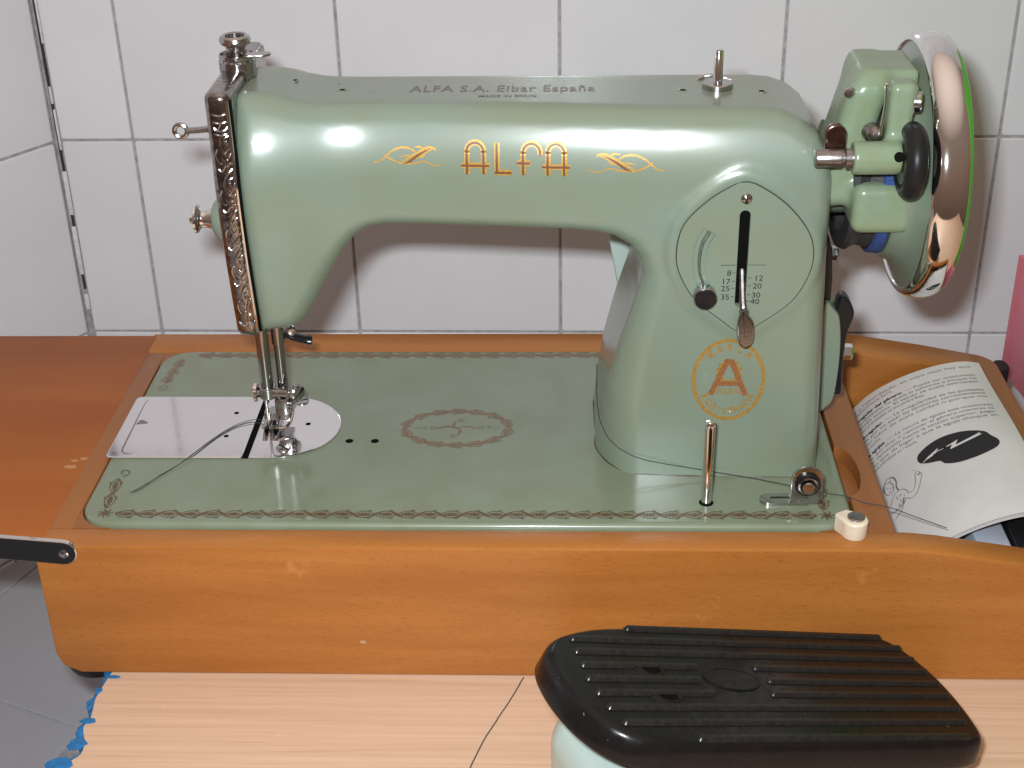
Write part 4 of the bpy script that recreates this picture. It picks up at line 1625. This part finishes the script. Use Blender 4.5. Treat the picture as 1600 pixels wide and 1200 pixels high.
V, F = sdf_mesh(winder_arm, (171, 28, 157), (204, 57, 203), 1.1)
mb = MB()
mb.add(V, F)
mb.build('winder_arm', M['paint_light'], bwn, angle=45)
mb = MB()
mb.add(*lathe([(0, .1), (2.1, .1), (2.3, -.2)], (192.8, 31.2, 170.2), (0, -1, .3), 18, cap=False))
mb.build('oil_hole', M['dark'], bwn)
mb = MB()
mb.add(*lathe([(0, 157.5), (3.6, 157.8), (4.0, 158.4), (4.0, 169), (3.0, 169.4), (3.0, 170.6), (4.5, 171), (4.5, 174.6)], (0, 38, 167.5), xax, 30))
mb.build('spindle', M['steel'], bwn)
mb = MB()
P = [(162.5, 170), (171.5, 170), (171.5, 176.5)] + [(167 + 4.5 * math.cos(a), 177 + 4.0 * math.sin(a)) for a in np.linspace(0, PI, 12)]
mb.add(*slab(P, 42, 47, .8, XZ))
mb.build('winder_latch', M['steel_brown'], bwn)
mb = MB()
pts = smooth_path([(187.3, 46, 198), (187.6, 45.5, 190), (187.2, 45.5, 182), (186.4, 45, 175.5)], 6)
mb.add(*tube(pts, 1.5, 8, flat=.5))
mb.build('leaf_spring', M['chrome'], bwn)
mb = MB()
mb.add(*lathe([(0, 4.4), (2.2, 4.0), (3.7, 2.4), (4.2, .4), (4.2, -4)], (184.8, 49, 174.5), (.25, -1, 0), 26))
mb.build('ball_screw', M['steel'], bwn)
for p, a_, r in (((200.3, 46, 190), (1, -.2, 0), 4.6), ((174.6, 58.5, 190.5), (-.5, -1, .1), 2.2)):
    mb = MB()
    mb.add(*lathe([(r, -1), (r, 2.2), (r * .8, 3.0), (0, 3.1)], p, a_, 24))
    mb.build('screw', M['nickel'], bwn)
rw = thing('rubber_wheel', (203, 38, 165), parent=sm)
a = np.linspace(0, 2 * PI, 17)[:-1]
prof_r = [(12.6 + 4.6 * math.cos(t), 199.4 + 4.7 * math.sin(t)) for t in np.linspace(-PI, PI, 21)]
mb = MB()
mb.add(*lathe(prof_r, (0, 38, 166), xax, 56, cap=False))
mb.build('tyre', M['rubber'], rw)
mb = MB()
mb.add(*lathe([(0, 194.2), (4, 194.2), (5, 195.0), (10.2, 195.4), (10.6, 196.2), (9, 198)], (0, 38, 166), xax, 40, cap=False))
mb.build('wheel_hub', M['steel'], rw)

# ---- motor mounting at the right of the pillar
mm_ = thing('motor_mount', (184, 98, 20), parent=sm)
mb = MB()
mb.add(*slab([(175.5, 60), (181, 60), (181.5, 84), (180, 100), (178, 107), (175.5, 109)], 92, 104, .8, XZ))
mb.build('mount_plate', M['black'], mm_)
mb = MB()
mb.add(*lathe([(3.6, 0), (3.6, 2.6), (3.0, 3.2), (0, 3.3)], (180.5, 97, 97), (1, 0, 0), 6))
mb.build('mount_bolt', M['nickel'], mm_)
mb = MB()
P = smooth_path([(176.6, 14), (184, 14), (187.4, 22), (188.2, 45), (186.8, 62), (184, 69), (176.6, 70)], 4, True)
mb.add(*slab(P, 88, 112, 1.4, XZ))
mb.build('mount_flange', M['paint'], mm_)
mb = MB()
P = smooth_path([(186.2, 75.0), (190.2, 74), (193.6, 66), (191.0, 55), (190.6, 38), (191.2, 22.6), (189, 20.4), (186.6, 22), (186.0, 37.4), (186.4, 54), (184.0, 66)], 4, True)
mb.add(*slab(P, 90, 100, 1.2, XZ))
mb.build('motor_lever', M['black'], mm_)
mb = MB()
mb.add(*lathe([(4.8, 0), (4.8, 1.0), (4.2, 1.1), (4.2, 4.6), (3.6, 5.2), (0, 5.2)], (190.2, 95, 43), (1, -.1, 0), 6))
mb.build('hex_bolt', M['chrome'], mm_)
mb = MB()
P = [(70, 118), (72, 84), (77, 57), (82, 52), (96, 52), (104, 118)]
mb.add(*slab(P, 146, 168, 1.2, XZ))
mb.build('motor_housing', M['pedal_base'], mm_)

# ================================================================== FOOT PEDAL
th0, ph0 = math.radians(24.8), math.radians(20)
PA = np.array([196.5, -22.5, -45.0])
pu = np.array([-math.cos(th0) * math.cos(ph0), -math.sin(th0) * math.cos(ph0), math.sin(ph0)])
pv = np.array([math.sin(th0), -math.cos(th0), 0])
pw = np.array([0.31047818, 0.14346106, 0.93969262])
pd_f = lambda a, b, c: tuple(PA + pu * a + pv * b + pw * c)
pd = thing('foot_pedal', (130, -75, TABLE_Z), 'black ribbed foot pedal on a pale mint base in front of the case', 'foot pedal')
out = [(9, -.3), (60, -.6), (110, -.4), (147, .8), (164, 3.0), (180, 8.6), (188, 15), (192.2, 23), (193.8, 34), (193.6, 45), (191.6, 56), (187.0, 66), (179, 74), (168, 78.4), (154, 80),
       (110, 80.6), (60, 80.8), (22, 80.6), (8, 79.4), (1, 76.5), (-2.5, 70), (-5.5, 60), (-8.0, 48), (-9.2, 36), (-8.6, 24), (-6.2, 13), (-2.5, 5.5), (2.5, 1.4)]
out = smooth_path(out, 4, True)
mb = MB()
mb.add(*prism(out, [(2.0, -13), (-.6, -12.5), (-1.2, -11), (0, -4.0), (.5, -2.4), (1.5, -.9), (2.6, -.2), (3.6, 0)], pd_f))
tr = mb.build('tread_plate', M['pedal'], pd, angle=50)
rows = [(2.8, 145, 3, None), (11.2, 176, -3, None), (20, 178.5, -4, None), (29.1, 180, -4.6, (123.4, 94.9)), (38, 182, -4.6, (127.2, 93.1)), (47, 182, -2.8, (125.2, 97.3)),
        (56, 181.7, -.6, None), (65.3, 179.5, 3.5, None), (75, 151, 10, None)]
def rib(u0, u1, v0):
    P_ = rrect(min(u0, u1), max(u0, u1), v0 - 1.5, v0 + 1.5, 1.45, 5)
    m_ = MB()
    m_.add(*prism(P_, [(-.5, -.3), (0, .4), (.3, 1.1), (.8, 1.5)], pd_f))
    return m_


for v0, l0, r0, gap in rows:
    segs = [(l0, r0)] if gap is None else [(l0, gap[0]), (gap[1], r0)]
    for a_, b_ in segs:
        rib(a_, b_, v0 + .8).build('tread_rib', M['pedal_rib'], tr, angle=50)
for u_, v_, ru, rv, h_ in ((111, 38, 14.0, 7.0, .5), ):
    P = [(u_ + ru * math.cos(t) - 0 * math.sin(t), v_ + rv * 1.15 * math.sin(t)) for t in np.linspace(0, 2 * PI, 41)[:-1]]
    mb = MB()
    mb.add(*prism(P, [(0, -.2), (.2, h_), (.8, h_ + .1), (1.1, h_ - .25), (1.3, h_ - .3)], pd_f))
    mb.build('oval_badge', M['pedal'], tr)
for u_, v_ in ((148.5, 32.6), (150.3, 50.2)):
    mb = MB()
    prof_ = [(7.0, -.1), (6.0, .75), (5.0, 1.25), (4.3, 1.2), (4.0, .4), (0, .3)]
    vv, ff_ = [], []
    for r, h_ in prof_:
        for k in range(28):
            t = 2 * PI * k / 28
            vv.append(pd_f(u_ + r * math.cos(t) * 1.05, v_ + r * .85 * math.sin(t), h_))
    for i in range(len(prof_) - 1):
        for k in range(28): ff_.append((i * 28 + k, i * 28 + (k + 1) % 28, (i + 1) * 28 + (k + 1) % 28, (i + 1) * 28 + k))
    mb.add(vv, ff_)
    rc_ = mb.build('screw_recess', M['pedal'], tr, angle=60)
    mb = MB()
    mb.add(*prism([(u_ + 4.2 * math.cos(t), v_ + 3.5 * math.sin(t)) for t in np.linspace(0, 2 * PI, 25)[:-1]], [(0, .2), (0, .62)], pd_f))
    mb.build('recess_shade', M['dark'], tr)  # black disc set in the recess, its shade given as colour
# base: rounded pale body
ub = np.array([-math.cos(th0), -math.sin(th0), 0])


def pbase(x, y, z):
    dx, dy, dz = x - PA[0], y - PA[1], z - TABLE_Z
    a = dx * ub[0] + dy * ub[1]
    b = dx * pv[0] + dy * pv[1]
    s = rbox(110, 41, 18, 68, 33, 44, 16)(a, b, dz)
    s = np.maximum(s, -(dz - .4))
    # side hollow
    top = dx * pw[0] + dy * pw[1] + (z - PA[2]) * pw[2] + 16
    s = np.maximum(s, top)
    e = np.sqrt((a - 172) ** 2 + (b - 78) ** 2 + ((dz - 26) * .35) ** 2) - 10
    return -smin(-s, e, 6)


V, F = sdf_mesh(pbase, (20, -190, TABLE_Z), (200, -20, 10), 2.2)
mb = MB()
mb.add(V, F)
mb.build('pedal_base', M['pedal_base'], pd, angle=50)
mb = MB()
q = np.array(pd_f(163, 79, -22))
mb.add(*lathe([(4, -9), (4, 6)], q, (0, 0, 1), 18))
mb.add(*lathe([(5.5, -14), (5.5, -8), (3, -7)], q, (0, 0, 1), 6))
mb.build('hinge_bolt', M['steel'], pd)

# ================================================================== BOOKLET
bk = thing('instruction_booklet', (250, 95, TABLE_Z + 6), 'curled printed instruction booklet with black thundercloud drawing, lying in the case compartment', 'booklet')
BX0, BX1, BY0, BY1 = 206.5, 286.0, 14.0, 176.0
xs_ = np.array([200, 206.5, 212, 218, 223, 231, 240, 249, 257.4, 266, 275, 281, 285.5, 292])
zs_ = np.array([-62, -52, -44, -36.3, -29.8, -22.8, -17, -12.4, -9.1, -6.6, -5.2, -5.4, -6.4, -8])


def page_z(x, y):
    base = np.interp(x, xs_, zs_)
    for s_ in (-2.5, 2.5): base = base + np.interp(x + s_, xs_, zs_)
    return base / 3 + 5.2 * (1 - (y - BY0) / (BY1 - BY0)) ** 1.3 + .5 * np.sin(y * .06 + x * .05)


def sheet(dx, dy0, dy1, lift, th, curl=0):
    nx, ny = 40, 34
    gx_ = np.linspace(BX0, BX1 + dx, nx)
    gy_ = np.linspace(BY0 + dy0, BY1 + dy1, ny)
    A_, B_ = np.meshgrid(gx_, gy_, indexing='ij')
    cr_ = curl * np.maximum(0, (A_ - 262) / 24) ** 2 * np.maximum(0, (60 - B_) / 46) ** 2
    Zt = page_z(A_, B_) + lift + cr_
    v = np.stack([A_, B_, Zt], 2).reshape(-1, 3)
    v2_ = v.copy()
    v2_[:, 2] -= th
    f = []
    for i in range(nx - 1):
        for j in range(ny - 1):
            f.append((i * ny + j, (i + 1) * ny + j, (i + 1) * ny + j + 1, i * ny + j + 1))
    n_ = len(v)
    f += [tuple(n_ + k for k in q[::-1]) for q in f]
    brd = [i * ny for i in range(nx)] + [(nx - 1) * ny + j for j in range(1, ny)] + [i * ny + ny - 1 for i in range(nx - 2, -1, -1)] + [j for j in range(ny - 2, 0, -1)]
    for a_, b_ in zip(brd, brd[1:] + brd[:1]): f.append((a_, n_ + a_, n_ + b_, b_))
    return np.concatenate([v, v2_]), f


mb = MB()
mb.add(*sheet(0, 0, 0, 0, .12, 0))
mb.build('open_page', M['paper'], bk, angle=40)
for k in range(5):
    mb = MB()
    mb.add(*sheet(rnd.uniform(-.2, 1.6), rnd.uniform(-1.2, .6), rnd.uniform(-.5, .8), -.5 - .6 * k, .14))
    mb.build('page', M['paper_edge'] if k in (1, 2) else M['paper'], bk, angle=40)
on_page = lambda v_, l_: np.stack([v_[:, 0], v_[:, 1], page_z(v_[:, 0], v_[:, 1]) + .03 + l_ * .5], 1)
d = Decal(on_page)
db = Decal(on_page)
lines = [('', 'y cosido o rebordeado, en cuyo caso hay que'), ('', 'dirigirse al establecimiento ALFA.'), None,
         ('Avance irregular del género.', ' — Puede ser ocasionado'), ('', 'porque el prensatelas no ajusta lo suficiente o porque los'), ('', 'dientes estén sucios. El tejido se suele estropear'), ('', 'y la presión del prensatelas se encuentra floja.'), None,
         ('Costura irregular.', ' — La irregularidad de las puntadas'), ('', 'ocasionada por no estar las tensiones correctamente'), ('', 'o emplear hilos de mala calidad o porque los'), ('', 'dientes estén sucios.'), None,
         ('Rotura de agujas.', ' — La rotura de agujas está ocasionada'), ('', 'por tirarla, por tirar o remover el género mientras se'), ('', 'cose, estar demasiado fuerte la tensión superior, pegar'), ('', 'al retal, lo que da lugar a que la aguja choque en'), ('', 'la canilla, produciéndose su rotura.')]
ty = 168.5
# page coordinate along the curl (arc length) -> x
xx = np.linspace(BX0, BX1, 400)
zz_ = page_z(xx, np.full(400, 100.0))
arc = np.concatenate([[0], np.cumsum(np.hypot(np.diff(xx), np.diff(zz_)))])
def a2x(a_): return np.interp(a_, arc, xx)
RIGHT = np.interp(279.5, xx, arc)
LEFT = 3.0
for L_ in lines:
    if L_ is None:
        ty -= 2.2
        continue
    b_, t_ = L_
    full = b_ + t_
    v, f = text_geo(full, 3.1, 0.0)
    wt = v[:, 0].max()
    short = full.endswith('.') and len(full) < 50 and not b_
    sx = (RIGHT - LEFT) / wt if not short else .98
    if b_:
        vb, fb = text_geo(b_, 3.1, .11)
        wb = vb[:, 0].max()
        vt, ft_ = text_geo(t_, 3.1, 0.0)
        db.add(np.stack([a2x(LEFT + vb[:, 0] * sx), vb[:, 1] * 1.25 + ty], 1), fb)
        d.add(np.stack([a2x(LEFT + (vt[:, 0] + wb + .3) * sx), vt[:, 1] * 1.25 + ty], 1), ft_)
    else:
        d.add(np.stack([a2x(LEFT + v[:, 0] * sx), v[:, 1] * 1.25 + ty], 1), f)
    ty -= 4.05
d.mb.build('printed_text', M['ink_page'], bk, angle=180)
db.mb.build('bold_text', M['ink_cloud'], bk, angle=180)
# thundercloud and lightning
cl = smooth_path([(234.7, 85.8), (234.9, 92.4), (239.4, 97.0), (246.3, 99.8), (254.3, 99.9), (261.8, 98.0), (268.4, 94.4), (270.5, 89.9), (272.9, 85.3), (272.8, 81.3), (269.5, 77.1), (260.7, 73.0), (251.2, 72.1), (245.2, 75.2), (243.1, 79.6), (238.6, 81.8)], 5, True)
dk = Decal(on_page)
cxm = np.array([254.0, 86.0])
nr = len(cl)
vv = [cxm]
ff_ = []
for r in np.linspace(1 / 9, 1, 9): vv += list(cxm + (cl - cxm) * r)
for k in range(nr): ff_.append((0, 1 + k, 1 + (k + 1) % nr))
for r in range(8):
    for k in range(nr): ff_.append((1 + r * nr + k, 1 + (r + 1) * nr + k, 1 + (r + 1) * nr + (k + 1) % nr, 1 + r * nr + (k + 1) % nr))
dk.add(np.array(vv), ff_)
for m_ in dk.mb.v: m_[:, 2] += 0.12
dk.mb.build('printed_cloud', M['ink_cloud'], bk, angle=180)
dl = Decal(on_page)
bolt = np.array([(234.4, 82.6), (238.7, 87.1), (244.6, 91.3), (243.4, 88.1), (254.6, 92.4), (252.6, 88.2), (266.2, 93.8), (265.2, 92.2), (266.7, 91.8), (249.4, 85.8), (251.1, 89.5), (241.2, 86.2), (242.3, 88.8), (237.5, 85.0)])
bolt_f = [(0, 13, 1), (13, 11, 1), (1, 11, 2), (11, 12, 3), (3, 10, 4), (12, 10, 3), (10, 9, 5), (4, 10, 5), (5, 9, 7), (5, 7, 6), (7, 9, 8), (11, 3, 2)]
dl.add(np.array(bolt), [tuple(q) for q in bolt_f])
for m_ in dl.mb.v: m_[:, 2] += 0.55
dl.mb.build('printed_lightning', M['paper'], bk, angle=180)
# line drawing of a startled woman with one arm raised
dw = Decal(on_page)
def ln(P_, w_=.32): dw.stroke(smooth_path(P_, 5), w_)
ln([(218.5, 86.0), (217.6, 82.9), (218.0, 77.9), (219.7, 76.2), (221.0, 78.6), (221.2, 83.3), (220.3, 87.2)])
ln([(217.2, 81.7), (217.9, 87.2), (220.0, 90.4), (222.2, 88.6), (222.9, 83.4), (222.2, 78.4), (222.5, 74.1)], .55)
ln([(218.6, 87.6), (220.4, 87.0), (221.6, 88.2)], .4)
ln([(221.7, 74.1), (223.6, 73.3), (225.2, 70.0), (225.8, 66.0), (228.1, 66.6), (230.0, 72.3), (230.9, 78.3), (232.3, 79.8), (233.6, 75.6), (232.3, 71.4), (230.4, 65.6), (227.9, 61.0), (225.6, 60.6), (224.0, 63.8)])
ln([(224.0, 63.8), (222.1, 60.0), (220.3, 56.6), (217.6, 54.5)], .45)
ln([(221.7, 74.1), (219.5, 72.0), (217.6, 67.0)])
ln([(216.7, 61.7), (219.1, 59.6), (221.8, 61.1), (223.4, 65.4)], .5)
for k in range(20):
    t1, t2 = rnd.random(), rnd.random()
    x, yy = 218.5 + 5.0 * t1, 60 + 10 * t2 - 2 * abs(t1 - .6)
    ln([(x, yy), (x + .25, yy + .7), (x + .4, yy + 1.5)], .22)
ln([(231.8, 77.8), (232.4, 76.2), (233.0, 77.6)], .5)
ln([(232.2, 81.4), (231.2, 82.6), (230.6, 83.2)], .25)
for x, yy in ((218.9, 82.8), (220.2, 80.6)): ln([(x - .35, yy + .3), (x, yy + .5), (x + .35, yy)], .4)
ln([(218.9, 78.8), (219.4, 78.3), (219.8, 78.9)], .35)
dw.mb.build('printed_figure', M['ink_page'], bk, angle=180)

# things in the compartment under the booklet
mb = MB()
mb.add(*box(247, 263, 3, 40, TABLE_Z + 6, -19, 1))
mb.build('card_box', M['white_card'], None, label='small bluish white box under the booklet', cat='box')
ac = thing('black_attachment', (277, 18, TABLE_Z + 5), 'black attachment under the booklet at the right edge', 'attachment')
mb = MB()
mb.add(*box(264.5, 286.6, 2, 45, TABLE_Z + 5.2, -17, 2))
mb.build('attachment_body', M['black'], ac)
for x in (268, 275):
    mb = MB()
    mb.add(*lathe([(2.2, 0), (2.2, 1.2), (0, 1.8)], (x, 7, -17.1), (0, 0, 1), 18))
    mb.build('screw', M['nickel'], ac)

# ================================================================== THREADS
def thread(name, pts, r, label, n=6, m='thread'):
    mb_ = MB()
    P_ = smooth_path(pts, n)
    P_ = P_ + np.array([[rnd.gauss(0, .06), rnd.gauss(0, .06), 0] for _ in P_])
    mb_.add(*tube(P_, r, 6))
    mb_.build(name, M[m], None, label=label, cat='thread')


thread('needle_thread', [(-165.5, 26.6, .5), (-161, 30.5, .45), (-154.7, 41.7, .8), (-148, 51, 1.0), (-142.7, 60.1, 1.7), (-133.6, 79.4, 1.6), (-125.8, 90.6, 1.7), (-117.5, 95.8, 1.9), (-109, 92, 3.0), (-107.2, 87, 6)], .19, 'thin dark thread trailing from the needle across the slide plate')
thread('bobbin_thread', [(-165.2, 26.5, .5), (-154.9, 41.2, .5), (-148, 50.6, 1.0), (-142.3, 60.1, 1.7), (-133.6, 78.2, 1.6), (-126, 88.8, 1.7), (-118, 93.5, 1.8), (-110, 91, 1.5)], .17, 'second dark thread twisted alongside the needle thread')
thread('winding_thread', [(65.6, 112, 27), (65.2, 92, 26.5), (65.3, 72, 24), (66.8, 61, 20.5), (71.2, 51.6, 16.2), (79, 46.0, 12.4), (90, 43.8, 9.0), (118, 42.9, 3.8), (140, 33.5, 5.5), (157, 20.5, 9.5)], .24, 'thin dark thread wrapped round the foot of the pillar')
thread('loose_thread', [(168, 19, 10.5), (175.5, 27.0, 1.2), (184.3, 25.5, .4), (193, 22.5, -1.4), (204.2, 18.1, -1.2), (216, 10, -1.6), (227.5, 1.5, -1.5)], .24, 'dark thread running from the winder tension to the booklet')
thread('table_thread', [(28.7, -17.2, TABLE_Z + .35), (23.5, -31.5, TABLE_Z + .35), (15.3, -51.7, TABLE_Z + .35), (11.3, -62.4, TABLE_Z + .35), (6.4, -79, TABLE_Z + .35), (2, -100, TABLE_Z + .35)], .30, 'dark thread lying on the pink table in front of the case')

# ================================================================== BOXES AT THE RIGHT EDGE
mb = MB()
mb.add(*slab([(341, 302), (345, 262), (332, 160), (326, 60), (470, 60), (470, 302)], TABLE_Z + .2, 6, 1.0))
mb.build('red_box', M['red'], None, label='streaked red and pink box standing beside the case at the right edge', cat='box')
mb = MB()
mb.add(*slab([(352, 262), (336, 160), (330, 62), (470, 62), (470, 262)], 6.3, 270, 1.0))
mb.build('green_box', M['green_box'], None, label='bright green box beyond the right edge, mirrored in the chrome wheel rim', cat='box')
mb = MB()
P = [(316, 236), (323, 234), (325, 240), (323, 247), (317, 246)]
mb.add(*slab(smooth_path(P, 4, True), TABLE_Z + .2, -42, 1.0))
mb.build('dark_plug', M['rubber'], None, label='dark knob between the case end and the red box', cat='knob')
